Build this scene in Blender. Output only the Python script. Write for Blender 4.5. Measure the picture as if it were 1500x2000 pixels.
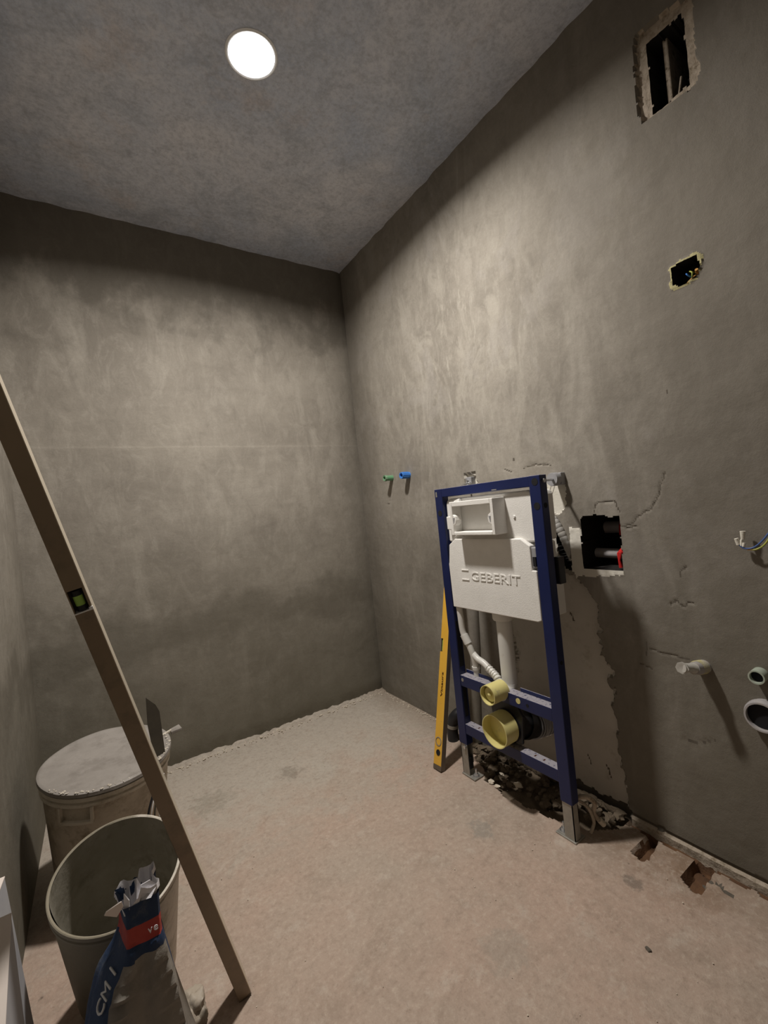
import bpy, bmesh, math, random
from mathutils import Vector, Matrix, noise
PI = math.pi
random.seed(7)
for o in list(bpy.data.objects): bpy.data.objects.remove(o)
S = bpy.context.scene
COL = S.collection
# ------------------------------------------------------------------ camera
W, H = 1.3785, 2.5343          # right wall x, ceiling height; far wall is y=0, floor z=0
XL, YB = -0.25, -2.75          # left wall x, wall behind the camera
def make_camera():
    yaw, pitch, roll, f, h, D = 0.58329, -0.0055, -0.1017, 865.29, 1.0875, 2.3043
    w = Vector((math.sin(yaw)*math.cos(pitch), math.cos(yaw)*math.cos(pitch), math.sin(pitch)))
    r = Vector((math.cos(yaw), -math.sin(yaw), 0)); u = r.cross(w)
    r2 = math.cos(roll)*r + math.sin(roll)*u; u2 = -math.sin(roll)*r + math.cos(roll)*u
    cam = bpy.data.cameras.new('camera'); ob = bpy.data.objects.new('camera', cam); COL.objects.link(ob)
    m = Matrix((r2, u2, -w)).transposed().to_4x4(); m.translation = (0, -D, h); ob.matrix_world = m
    cam.sensor_fit = 'HORIZONTAL'; cam.sensor_width = 36; cam.lens = 36*f/1500; cam.clip_start = .02
    S.camera = ob
make_camera()
# ------------------------------------------------------------------ light
world = bpy.data.worlds.new('world'); S.world = world; world.use_nodes = True
world.node_tree.nodes['Background'].inputs[0].default_value = (0, 0, 0, 1)
world.node_tree.nodes['Background'].inputs[1].default_value = 0
LAMP = Vector((0.541, -1.003, H))
LAMP_POWER, LAMP_COLOR, LAMP_SPREAD = 34.0, (1.0, .945, .88), 158
S.view_settings.view_transform = 'Standard'; S.view_settings.look = 'None'
S.view_settings.exposure = 0.0; S.view_settings.gamma = 1; S.view_settings.use_curve_mapping = False
ld = bpy.data.lights.new('downlight_glow', 'AREA'); ld.shape = 'DISK'; ld.size = .13
ld.energy = LAMP_POWER; ld.color = LAMP_COLOR; ld.spread = math.radians(LAMP_SPREAD)
lo = bpy.data.objects.new('downlight_glow', ld); COL.objects.link(lo)

# ------------------------------------------------------------------ node helpers
class NT:
    def __init__(s, name):
        s.m = bpy.data.materials.new(name); s.m.use_nodes = True; s.t = s.m.node_tree
        s.b = s.t.nodes['Principled BSDF']; s.c = None
    def n(s, ty, **k):
        o = s.t.nodes.new(ty)
        for a, v in k.items(): setattr(o, a, v)
        return o
    def l(s, a, b): s.t.links.new(a, b)
    def coord(s, scale=(1, 1, 1), loc=(0, 0, 0)):
        if s.c is None: s.c = s.n('ShaderNodeNewGeometry').outputs['Position'] if s.world else s.n('ShaderNodeTexCoord').outputs['Object']
        mp = s.n('ShaderNodeMapping'); mp.inputs['Scale'].default_value = scale; mp.inputs['Location'].default_value = loc
        s.l(s.c, mp.inputs[0]); return mp.outputs[0]
    world = False
    def noise(s, sc, det=4, rough=.55, scale=(1, 1, 1), loc=(0, 0, 0), dist=0):
        t = s.n('ShaderNodeTexNoise'); t.inputs['Scale'].default_value = sc; t.inputs['Detail'].default_value = det
        t.inputs['Roughness'].default_value = rough; t.inputs['Distortion'].default_value = dist
        s.l(s.coord(scale, loc), t.inputs['Vector']); return t.outputs[0]
    def ramp(s, v, a, b, lo=0., hi=1.):
        r = s.n('ShaderNodeMapRange'); r.clamp = True
        for i, x in zip((1, 2, 3, 4), (a, b, lo, hi)): r.inputs[i].default_value = x
        s.l(v, r.inputs[0]); return r.outputs[0]
    def mix(s, f, a, b, mode='MIX'):
        m = s.n('ShaderNodeMix', data_type='RGBA', blend_type=mode)
        for k, v in ((0, f), (6, a), (7, b)):
            if isinstance(v, (int, float)): m.inputs[k].default_value = v
            elif isinstance(v, tuple): m.inputs[k].default_value = v if len(v) == 4 else (*v, 1)
            else: s.l(v, m.inputs[k])
        return m.outputs[2]
    def math(s, op, a, b=0.):
        m = s.n('ShaderNodeMath', operation=op)
        for i, v in enumerate((a, b)):
            if isinstance(v, (int, float)): m.inputs[i].default_value = v
            else: s.l(v, m.inputs[i])
        return m.outputs[0]
    def axis(s, i):
        x = s.n('ShaderNodeSeparateXYZ'); s.l(s.coord(), x.inputs[0]); return x.outputs[i]
    def bump(s, *hs, dist=.004, strength=.6):
        h = hs[0]
        for k in hs[1:]: h = s.math('ADD', h, k)
        b = s.n('ShaderNodeBump'); b.inputs['Distance'].default_value = dist; b.inputs['Strength'].default_value = strength
        s.l(h, b.inputs['Height']); s.l(b.outputs[0], s.b.inputs['Normal'])
    def done(s, col, rough=.8, metal=0, spec=.3):
        if isinstance(col, tuple): s.b.inputs['Base Color'].default_value = (*col, 1)
        else: s.l(col, s.b.inputs['Base Color'])
        if isinstance(rough, (int, float)): s.b.inputs['Roughness'].default_value = rough
        else: s.l(rough, s.b.inputs['Roughness'])
        s.b.inputs['Metallic'].default_value = metal; s.b.inputs['Specular IOR Level'].default_value = spec
        return s.m
def band(s, v, c, half, soft):
    """1 inside |v-c|<half, fading over soft"""
    d = s.math('ABSOLUTE', s.math('SUBTRACT', v, c))
    return s.ramp(d, half, half+soft, 1, 0)

def plaster_wall(name, u, streak_top):
    """u = horizontal axis index of the wall (0 or 1)"""
    s = NT(name)
    st = (1, 1, .28)
    big = s.noise(1.7, 5, .6, loc=(3, 1, 2))
    mid = s.noise(6, 5, .62, scale=st, loc=(9, 4, 1), dist=.8)
    hor = s.noise(5, 4, .6, scale=(.35, .35, 2.2), loc=(2, 7, 5))
    fine = s.noise(120, 3, .7)
    grit = s.noise(420, 2, .6)
    col = s.mix(s.ramp(big, .36, .66), (.225, .203, .172), (.325, .296, .252))
    col = s.mix(s.ramp(mid, .52, .72, 0, .65), col, (.40, .37, .32))
    col = s.mix(s.ramp(hor, .52, .7, 0, .3), col, (.20, .18, .15))
    pat = s.noise(13, 7, .78, scale=(1, 1, .55), loc=(6, 1, 8), dist=1.2)
    col = s.mix(s.ramp(pat, .50, .62, 0, .28), col, (.42, .39, .34))
    col = s.mix(s.ramp(pat, .46, .36, 0, .30), col, (.17, .153, .128))
    z = s.axis(2)
    if streak_top == 'far':
        # damp band under the ceiling with a ragged lower edge, damp band near the foot of the wall
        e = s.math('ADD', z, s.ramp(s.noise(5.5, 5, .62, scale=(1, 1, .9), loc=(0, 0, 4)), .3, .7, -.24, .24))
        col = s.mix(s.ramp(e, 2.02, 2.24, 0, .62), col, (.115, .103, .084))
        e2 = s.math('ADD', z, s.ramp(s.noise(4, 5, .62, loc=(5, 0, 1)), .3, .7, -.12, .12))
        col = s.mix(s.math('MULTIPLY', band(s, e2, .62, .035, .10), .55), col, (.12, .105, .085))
        col = s.mix(s.ramp(e2, .05, 1.15, .80, 0), col, (.125, .114, .082))  # greenish damp foot, with the wall's light falloff also put into the colour
        sm = band(s, s.math('ADD', z, s.ramp(big, .3, .7, -.02, .02)), 1.49, .006, .012)
        col = s.mix(s.math('MULTIPLY', sm, .15), col, (.36, .33, .28))
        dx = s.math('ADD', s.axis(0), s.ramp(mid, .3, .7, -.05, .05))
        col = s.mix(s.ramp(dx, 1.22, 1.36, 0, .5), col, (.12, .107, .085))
    else:
        # pale trowelled streaks in the upper middle of the wall
        dy = s.math('MULTIPLY', s.math('ADD', s.axis(1), .95), .9)
        dz = s.math('MULTIPLY', s.math('SUBTRACT', z, 1.72), 1.15)
        rr = s.math('SQRT', s.math('ADD', s.math('MULTIPLY', dy, dy), s.math('MULTIPLY', dz, dz)))
        vst = s.noise(8, 7, .74, scale=(1, 1, .42), loc=(4, 4, 0), dist=1.3)
        f = s.math('MULTIPLY', s.ramp(rr, .2, 1.0, 1, 0), s.ramp(vst, .48, .60))
        col = s.mix(s.math('MULTIPLY', f, .55), col, (.42, .39, .335))
        vs2 = s.noise(24, 6, .75, scale=(1, 1, .24), loc=(1, 8, 0), dist=1.0)
        f2 = s.math('MULTIPLY', s.ramp(rr, .2, .75, 1, 0), s.ramp(vs2, .56, .66))
        col = s.mix(s.math('MULTIPLY', f2, .38), col, (.50, .47, .41))
        pt = s.noise(3.4, 6, .66, scale=(1, 1, .8), loc=(8, 2, 3), dist=.6)
        col = s.mix(s.ramp(pt, .54, .60, 0, .35), col, (.37, .345, .315))
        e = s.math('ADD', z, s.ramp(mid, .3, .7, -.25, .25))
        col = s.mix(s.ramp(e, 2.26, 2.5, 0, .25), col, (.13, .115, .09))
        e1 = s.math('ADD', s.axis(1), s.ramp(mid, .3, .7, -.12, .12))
        col = s.mix(s.ramp(e1, -1.2, -1.8, 0, .65), col, (.15, .133, .108))  # lens vignetting painted in: plaster darkens raggedly towards the right edge
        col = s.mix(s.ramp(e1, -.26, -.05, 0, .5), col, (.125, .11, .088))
        col = s.mix(s.ramp(s.math('ADD', z, s.ramp(mid, .3, .7, -.2, .2)), .1, 1.1, .55, 0), col, (.13, .117, .088))  # lower wall darker: damp greenish tone plus light falloff in the colour
    col = s.mix(s.ramp(fine, .3, .75, 0, .16), col, (.10, .09, .075))
    s.bump(s.math('MULTIPLY', big, 1.6), s.math('MULTIPLY', s.noise(3.2, 3, .5, loc=(1, 1, 7)), 1.4), s.math('MULTIPLY', s.noise(16, 4, .6), .18), s.math('MULTIPLY', fine, .06), s.math('MULTIPLY', grit, .05), dist=.012, strength=.7)
    return s.done(col, .82)
M = {}
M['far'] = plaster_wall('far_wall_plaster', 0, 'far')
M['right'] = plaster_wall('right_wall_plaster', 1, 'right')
def simple(name, c1, c2, sc=8, rough=.6, metal=0, spec=.4, bump=.0, dirt=None, dsc=3, dlo=.5, dhi=.7, world_c=False, bsc=None):
    s = NT(name); s.world = world_c
    n1 = s.noise(sc, 5, .6); col = s.mix(s.ramp(n1, .3, .7), c1, c2)
    if dirt: col = s.mix(s.ramp(s.noise(dsc, 6, .7, loc=(3, 3, 3)), dlo, dhi), col, dirt)
    if bump: s.bump(s.noise(bsc or sc*3, 5, .65), dist=bump, strength=.8)
    return s.done(col, rough, metal, spec)
def dusty(name, base, dust, rough=.45, amt=.9):
    """base paint with building dust settled on faces that look up"""
    s = NT(name); s.world = True
    g = s.n('ShaderNodeNewGeometry'); x = s.n('ShaderNodeSeparateXYZ'); s.l(g.outputs['True Normal'], x.inputs[0])
    up = s.ramp(x.outputs[2], .6, .95)
    sp = s.ramp(s.noise(110, 4, .7), .34, .46)
    f = s.math('MULTIPLY', up, s.math('MULTIPLY', sp, amt))
    wear = s.ramp(s.noise(60, 6, .75, loc=(2, 2, 2)), .66, .72, 0, .5)
    c0 = s.mix(s.ramp(s.noise(9, 5, .6), .3, .7), base, tuple(v*1.25 for v in base))
    c0 = s.mix(wear, c0, tuple(v*.5+.08 for v in base))
    return s.done(s.mix(f, c0, dust), rough, 0, .4)
M['floor'] = None
def floor_mat():
    s = NT('concrete_floor')
    big = s.noise(1.6, 6, .62, loc=(1, 5, 0)); mid = s.noise(7, 6, .7, loc=(4, 2, 0), dist=.6); fine = s.noise(70, 4, .75); grit = s.noise(260, 3, .7)
    col = s.mix(s.ramp(big, .38, .64), (.43, .32, .255), (.395, .325, .265))
    col = s.mix(s.ramp(mid, .5, .72, 0, .6), col, (.29, .225, .175))
    col = s.mix(s.ramp(s.noise(11, 6, .7, loc=(8, 8, 1)), .56, .72, 0, .55), col, (.54, .48, .41))
    # greyer dusty cement towards the far corner
    x, y = s.axis(0), s.axis(1)
    e = s.math('ADD', y, s.ramp(mid, .3, .7, -.28, .28))
    col = s.mix(s.ramp(e, -.85, -.35, 0, .8), col, (.46, .42, .36))
    # rusty stains beside the chiselled slots at the right wall
    dx = s.math('MULTIPLY', s.math('SUBTRACT', x, 1.27), 1.5); dy = s.math('ADD', y, 1.64)
    rr = s.math('SQRT', s.math('ADD', s.math('MULTIPLY', dx, dx), s.math('MULTIPLY', dy, dy)))
    f = s.math('MULTIPLY', s.ramp(rr, .05, .26, 1, 0), s.ramp(s.noise(14, 6, .7, loc=(0, 3, 3)), .40, .60))
    col = s.mix(s.math('MULTIPLY', f, .65), col, (.19, .105, .055))
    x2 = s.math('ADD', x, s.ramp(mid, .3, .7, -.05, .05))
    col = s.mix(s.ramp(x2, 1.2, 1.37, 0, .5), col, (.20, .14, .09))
    for (px, py, r, c) in ((.99, -1.2, .05, (.25, .235, .205)), (.74, -1.52, .07, (.34, .29, .24)), (1.147, -1.612, .03, (.13, .11, .09)), (.62, -.43, .06, (.25, .22, .18)), (.30, -.40, .09, (.3, .27, .22))):
        ax = s.math('SUBTRACT', x, px); ay = s.math('SUBTRACT', y, py)
        d = s.math('SQRT', s.math('ADD', s.math('MULTIPLY', ax, ax), s.math('MULTIPLY', ay, ay)))
        d = s.math('ADD', d, s.ramp(s.noise(30, 5, .7), .3, .7, -r*.6, r*.6))
        col = s.mix(s.ramp(d, r*.5, r, .6, 0), col, c)
    col = s.mix(s.ramp(s.noise(45, 5, .75, loc=(6, 6, 6)), .62, .74, 0, .6), col, (.17, .125, .09))
    col = s.mix(s.ramp(s.noise(18, 3, .5, loc=(2, 6, 6)), .74, .78, 0, .75), col, (.09, .07, .05))
    col = s.mix(s.ramp(fine, .52, .70, 0, .45), col, (.56, .475, .39))
    col = s.mix(s.ramp(fine, .46, .30, 0, .45), col, (.25, .19, .145))
    col = s.mix(s.ramp(s.noise(28, 7, .8, loc=(4, 9, 1)), .50, .66, 0, .38), col, (.27, .205, .16))
    s.bump(s.math('MULTIPLY', mid, .9), s.math('MULTIPLY', fine, .25), s.math('MULTIPLY', grit, .12), dist=.008, strength=.8)
    return s.done(col, .75, 0, .25)
M['floor'] = floor_mat()
def ceil_mat():
    s = NT('ceiling_concrete')
    big = s.noise(1.5, 6, .65, loc=(7, 3, 0), dist=.5); mid = s.noise(5, 6, .72, loc=(2, 2, 0), dist=.8); fine = s.noise(60, 4, .75)
    col = s.mix(s.ramp(big, .38, .62), (.53, .59, .72), (.72, .735, .81))
    col = s.mix(s.ramp(mid, .48, .66, 0, .55), col, (.36, .40, .47))
    col = s.mix(s.ramp(s.noise(4, 5, .65, loc=(9, 1, 0)), .58, .72, 0, .5), col, (.66, .58, .56))
    col = s.mix(s.ramp(s.noise(22, 6, .8, loc=(1, 5, 0)), .48, .66, 0, .42), col, (.33, .35, .40))
    col = s.mix(s.ramp(fine, .48, .72, 0, .45), col, (.30, .31, .35))
    col = s.mix(s.ramp(fine, .48, .30, 0, .35), col, (.82, .82, .85))
    s.bump(s.math('MULTIPLY', mid, .8), s.math('MULTIPLY', fine, .3), dist=.006, strength=.7)
    return s.done(col, .85, 0, .2)
M['ceil'] = ceil_mat()
M['patch'] = simple('old_smooth_plaster', (.42, .39, .345), (.50, .47, .42), 6, .85, bump=.003, dirt=(.33, .29, .24), dsc=14, dlo=.55, dhi=.75)
M['gypsum'] = simple('white_gypsum', (.66, .63, .55), (.76, .73, .66), 9, .8, bump=.003)
M['void'] = simple('shaft_shade_black', (.008, .007, .006), (.012, .010, .009), 12, .95)  # near-black: shade inside the wall holes is put into the colour
M['rim'] = simple('raw_light_mortar', (.36, .30, .235), (.48, .41, .33), 30, .9, bump=.006, bsc=60, dirt=(.18, .14, .09), dsc=40)
M['mesh'] = simple('yellow_mesh_edge', (.50, .45, .20), (.62, .57, .34), 300, .7, bump=.003)
M['crackfill'] = simple('crack_dirt', (.095, .082, .065), (.13, .112, .09), 40, .95)  # dirt colour shared by cracks, the wall foot recess and the fleck
M['blue'] = dusty('blue_powder_coat', (.007, .013, .064), (.36, .34, .37), .38)
M['darkhole'] = simple('open_hole_dark', (.006, .006, .008), (.01, .01, .012), 5, .9)
M['galv'] = simple('galvanised_steel', (.30, .29, .26), (.40, .385, .345), 40, .5, .55, .5, dirt=(.45, .42, .37), dsc=30)
M['steel'] = simple('zinc_steel', (.55, .55, .56), (.68, .68, .68), 30, .3, .9, .5)
M['eps'] = simple('white_foam_shell', (.76, .745, .71), (.82, .805, .77), 20, .7, bump=.001, bsc=300)
M['plastic_w'] = simple('white_plastic', (.62, .61, .58), (.68, .67, .63), 5, .35, dirt=(.45, .42, .37), dsc=12, dlo=.58, dhi=.75)
M['grey_pl'] = simple('grey_plastic', (.27, .27, .28), (.33, .33, .34), 6, .4)
M['black'] = simple('black_plastic', (.012, .012, .014), (.02, .02, .022), 8, .4)
M['yellow_pl'] = simple('pale_yellow_plastic', (.64, .57, .22), (.70, .63, .28), 6, .4, dirt=(.45, .40, .22), dsc=25, dlo=.6, dhi=.75)
M['level_y'] = simple('amber_yellow_paint', (.66, .37, .04), (.74, .43, .06), 6, .38, dirt=(.45, .27, .06), dsc=40, dlo=.62, dhi=.72)
M['level_dark'] = simple('dark_brown_edge', (.10, .075, .055), (.14, .11, .08), 20, .6)
M['ink'] = simple('dark_brown_print', (.05, .015, .005), (.07, .02, .006), 20, .6)
M['alu'] = simple('brushed_gold_tinted_aluminium', (.22, .165, .11), (.26, .20, .135), 4, .45, .2, .5, dirt=(.18, .14, .095), dsc=15)
M['alu_edge'] = simple('bright_aluminium_edge', (.62, .55, .43), (.70, .62, .50), 10, .35, .4, .5)
M['vial'] = simple('green_vial', (.30, .52, .09), (.36, .58, .13), 20, .15)
def bucket_mat(name, a, b, dirt):
    s = NT(name)
    n1 = s.noise(5, 6, .7); n2 = s.noise(14, 6, .72, loc=(3, 1, 1)); n3 = s.noise(60, 4, .7)
    col = s.mix(s.ramp(n1, .42, .6), a, b)
    col = s.mix(s.ramp(n2, .5, .68, 0, .75), col, dirt)
    s.bump(n2, s.math('MULTIPLY', n3, .3), dist=.003, strength=.6)
    return s.done(col, .6, 0, .35)
M['bucket_rear'] = bucket_mat('dirty_white_tub', (.52, .46, .38), (.34, .285, .215), (.17, .13, .085))
M['lid'] = bucket_mat('dusty_lid', (.30, .275, .25), (.25, .228, .205), (.19, .17, .15))
M['rimw'] = bucket_mat('pale_rim', (.62, .57, .49), (.55, .50, .42), (.34, .29, .22))
M['bucket_out'] = bucket_mat('white_bucket_outside', (.62, .57, .50), (.56, .51, .44), (.42, .37, .31))
M['bucket_in'] = bucket_mat('cement_crusted_inside', (.27, .25, .20), (.34, .315, .265), (.16, .145, .105))
def crust_shade_side(name, clean, crust_shade):
    s = NT(name); n2 = s.noise(9, 6, .72, loc=(3, 1, 1)); n3 = s.noise(50, 4, .7)
    x = s.math('ADD', s.axis(0), s.ramp(n2, .3, .7, -.07, .07))
    col = s.mix(s.ramp(x, .02, .09, 1, 0), clean, crust_shade)
    col = s.mix(s.ramp(n3, .5, .7, 0, .4), col, (.2, .175, .13))
    s.bump(n2, s.math('MULTIPLY', n3, .3), dist=.003, strength=.6)
    return s.done(col, .6, 0, .35)
M['bucket_out'] = crust_shade_side('crusted_shaded_bucket_outside', (.60, .55, .48), (.25, .215, .15))  # unlit left side: its shade and mortar crust share this colour mask
M['bucket_rim2'] = crust_shade_side('crusted_shaded_bucket_rim', (.66, .61, .53), (.26, .23, .17))
M['bag_blue'] = simple('blue_printed_paper', (.015, .034, .085), (.026, .05, .105), 12, .7, bump=.003, bsc=30, dirt=(.10, .11, .13), dsc=20, dlo=.55, dhi=.75)
M['bag_red'] = simple('red_printed_paper', (.40, .045, .035), (.47, .07, .05), 12, .65, bump=.003, bsc=30, dirt=(.25, .04, .04), dsc=18)
M['bag_grey'] = simple('grey_dusty_paper', (.22, .20, .17), (.29, .262, .225), 10, .8, bump=.004, bsc=25, dirt=(.18, .165, .14), dsc=14)
M['bag_white'] = simple('white_inner_paper', (.72, .71, .76), (.82, .80, .80), 12, .7, bump=.003, bsc=40)
M['print_w'] = simple('white_print', (.60, .60, .58), (.7, .7, .68), 20, .7)
M['card'] = simple('white_foam_sheet', (.40, .40, .43), (.48, .475, .49), 8, .6)
M['card_edge'] = simple('pale_sheet_edge', (.75, .66, .60), (.8, .72, .66), 8, .6)
M['rubble'] = simple('mortar_rubble', (.15, .115, .08), (.11, .085, .057), 20, .9, bump=.006, bsc=50, dirt=(.12, .09, .06), dsc=10)
M['chip'] = simple('pale_plaster_chip', (.55, .48, .38), (.66, .60, .50), 20, .9, bump=.004)
M['green'] = simple('green_pipe_plastic', (.12, .30, .15), (.16, .36, .2), 20, .45, dirt=(.35, .42, .32), dsc=30, dlo=.5, dhi=.65)
M['pblue'] = simple('bright_blue_plastic', (.045, .20, .62), (.07, .25, .70), 20, .4, dirt=(.3, .45, .7), dsc=40, dlo=.58, dhi=.7)
M['mint'] = simple('pale_green_pipe', (.36, .42, .34), (.42, .47, .40), 20, .5, dirt=(.45, .42, .36), dsc=30)
M['pipe_g'] = simple('grey_drain_pipe', (.36, .345, .35), (.43, .41, .41), 12, .5, dirt=(.45, .40, .34), dsc=25)
M['film'] = simple('milky_crumpled_film', (.40, .34, .27), (.47, .41, .33), 30, .55, bump=.002, bsc=60)
M['clear'] = simple('milky_cap_plastic', (.45, .44, .40), (.52, .50, .46), 20, .25, spec=.6)
M['red_v'] = simple('red_valve_plastic', (.50, .02, .02), (.6, .035, .03), 20, .35)
M['conduit'] = simple('grey_corrugated_tube', (.36, .35, .335), (.42, .41, .39), 40, .6, dirt=(.38, .35, .3), dsc=30)
M['wire_b'] = simple('blue_wire', (.05, .10, .28), (.08, .14, .36), 30, .4)
M['wire_y'] = simple('yellow_green_wire', (.52, .48, .10), (.25, .35, .08), 60, .4)
M['copper'] = simple('orange_wire', (.55, .28, .08), (.6, .33, .1), 30, .4)
M['dark_steel'] = simple('dark_tarnished_blade', (.075, .068, .055), (.10, .09, .07), 20, .5, .3, .4)
def emit(name, col, st):
    s = NT(name); s.b.inputs['Emission Color'].default_value = (*col, 1); s.b.inputs['Emission Strength'].default_value = st
    return s.done((.9, .9, .9), .5)
M['glow'] = emit('lit_diffuser', (1, .98, .95), 6)
M['trimw'] = simple('white_lamp_trim', (.8, .8, .8), (.85, .85, .85), 5, .4)

# ------------------------------------------------------------------ mesh helpers
class MB:
    def __init__(s): s.v = []; s.f = []; s.mi = []
    def add(s, vs, fs, mi=0):
        o = len(s.v); s.v += [tuple(v) for v in vs]; s.f += [tuple(i+o for i in f) for f in fs]; s.mi += [mi]*len(fs); return s
    def box(s, x0, x1, y0, y1, z0, z1, mi=0):
        x0, x1 = sorted((x0, x1)); y0, y1 = sorted((y0, y1)); z0, z1 = sorted((z0, z1))
        return s.add([(x, y, z) for x in (x0, x1) for y in (y0, y1) for z in (z0, z1)],
                     [(0, 1, 3, 2), (4, 6, 7, 5), (0, 4, 5, 1), (2, 3, 7, 6), (0, 2, 6, 4), (1, 5, 7, 3)], mi)
    def hexa(s, b, t, mi=0):     # 4 bottom pts (ccw from above), 4 top pts
        return s.add(list(b)+list(t), [(3, 2, 1, 0), (4, 5, 6, 7), (0, 1, 5, 4), (1, 2, 6, 5), (2, 3, 7, 6), (3, 0, 4, 7)], mi)
    def beam(s, a, b, wv, dv, mi=0):   # bar from a to b; wv, dv full width/depth vectors
        a, b, wv, dv = map(Vector, (a, b, wv, dv))
        q = lambda p: [p, p+wv, p+wv+dv, p+dv]
        return s.hexa(q(a), q(b), mi)
    def tube(s, pts, r, n=16, mi=0, caps=True, radii=None):
        pts = [Vector(p) for p in pts]; m = len(pts); base = len(s.v); vs = []
        t = (pts[1]-pts[0]).normalized(); ref = Vector((0, 0, 1)) if abs(t.z) < .9 else Vector((1, 0, 0))
        u = t.cross(ref).normalized()
        for i, p in enumerate(pts):
            if i: t = (pts[min(i+1, m-1)]-pts[i-1]).normalized()
            u = (u - t*u.dot(t)).normalized(); v = t.cross(u); rr = radii[i] if radii else r
            vs += [p+u*rr*math.cos(2*PI*k/n)+v*rr*math.sin(2*PI*k/n) for k in range(n)]
        fs = [(i*n+k, i*n+(k+1) % n, (i+1)*n+(k+1) % n, (i+1)*n+k) for i in range(m-1) for k in range(n)]
        if caps: fs += [tuple(range(n))[::-1], tuple((m-1)*n+k for k in range(n))]
        return s.add(vs, fs, mi)
    def lathe(s, prof, o, ax=(0, 0, 1), n=48, mi=0, closed=False, mis=None):
        """prof = [(r, h)...] revolved about axis ax through o"""
        o = Vector(o); ax = Vector(ax).normalized(); ref = Vector((1, 0, 0)) if abs(ax.x) < .9 else Vector((0, 1, 0))
        u = ax.cross(ref).normalized(); v = ax.cross(u)
        vs = [o+ax*h+(u*math.cos(2*PI*k/n)+v*math.sin(2*PI*k/n))*max(r, 1e-5) for r, h in prof for k in range(n)]
        m = len(prof)
        for i in range(m if closed else m-1):
            j = (i+1) % m
            s.add([], [], 0)
        b = len(s.v); s.v += [tuple(p) for p in vs]
        for i in range(m if closed else m-1):
            j = (i+1) % m
            for k in range(n):
                s.f.append((b+i*n+k, b+i*n+(k+1) % n, b+j*n+(k+1) % n, b+j*n+k)); s.mi.append(mis[i] if mis else mi)
        return s
    def prism(s, poly, d0, d1, ax=0, mi=0):
        """poly of (a,b) coords in plane perpendicular to axis ax, extruded d0..d1"""
        def P(a, b, d):
            l = [a, b]; l.insert(ax, d); return tuple(l)
        n = len(poly)
        return s.add([P(a, b, d0) for a, b in poly]+[P(a, b, d1) for a, b in poly],
                     [tuple(range(n))[::-1], tuple(range(n, 2*n))]+[(i, (i+1) % n, n+(i+1) % n, n+i) for i in range(n)], mi)
    def build(s, name, mats, parent=None, smooth=None, bevel=0, loc=None):
        me = bpy.data.meshes.new(name); off = Vector(parent.location) if parent else Vector(loc or (0, 0, 0))
        p = parent
        while p and p.parent: p = p.parent; off += Vector(p.location)
        me.from_pydata([Vector(v)-off for v in s.v], [], s.f)
        for m in (mats if isinstance(mats, (list, tuple)) else [mats]): me.materials.append(m)
        me.polygons.foreach_set('material_index', s.mi)
        bm = bmesh.new(); bm.from_mesh(me); bmesh.ops.recalc_face_normals(bm, faces=bm.faces); bm.to_mesh(me); bm.free()
        if smooth is not None:
            me.polygons.foreach_set('use_smooth', [True]*len(me.polygons)); me.set_sharp_from_angle(angle=math.radians(smooth))
        me.update()
        o = bpy.data.objects.new(name, me); COL.objects.link(o)
        if parent: o.parent = parent
        elif loc: o.location = loc
        if bevel:
            b = o.modifiers.new('bevel', 'BEVEL'); b.width = bevel; b.segments = 2; b.limit_method = 'ANGLE'; b.angle_limit = math.radians(40)
        return o
def _each(s, name, mats, parent, **k):
    """one object per separate piece of the mesh"""
    par = list(range(len(s.v)))
    def find(a):
        while par[a] != a: par[a] = par[par[a]]; a = par[a]
        return a
    for f in s.f:
        for i in f[1:]: par[find(i)] = find(f[0])
    groups = {}
    for f, mi in zip(s.f, s.mi): groups.setdefault(find(f[0]), []).append((f, mi))
    out = []
    for g in groups.values():
        used = sorted({i for f, _ in g for i in f}); mp = {i: j for j, i in enumerate(used)}
        q = MB(); q.v = [s.v[i] for i in used]; q.f = [tuple(mp[i] for i in f) for f, _ in g]; q.mi = [m for _, m in g]
        out.append(q.build(name, mats, parent, **k))
    return out
MB.each = _each
def thing(name, label, cat, loc=(0, 0, 0), group=None):
    o = bpy.data.objects.new(name, None); COL.objects.link(o); o.location = loc; o.empty_display_size = .05
    o['label'] = label; o['category'] = cat
    if group: o['group'] = group
    return o
def tag(o, label, cat, group=None, kind=None):
    o['label'] = label; o['category'] = cat
    if group: o['group'] = group
    if kind: o['kind'] = kind
    return o
def arc(c, r, a0, a1, n, u, v):
    c, u, v = Vector(c), Vector(u), Vector(v)
    return [c+u*r*math.cos(a0+(a1-a0)*i/n)+v*r*math.sin(a0+(a1-a0)*i/n) for i in range(n+1)]
def smoothpts(P, n=8):
    P = [Vector(p) for p in P]; out = []
    for i in range(len(P)-1):
        p0, p1, p2, p3 = P[max(i-1, 0)], P[i], P[i+1], P[min(i+2, len(P)-1)]
        for k in range(n):
            t = k/n
            out.append(.5*((2*p1)+(p2-p0)*t+(2*p0-5*p1+4*p2-p3)*t*t+(3*p1-p0-3*p2+p3)*t**3))
    return out+[P[-1]]
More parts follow.
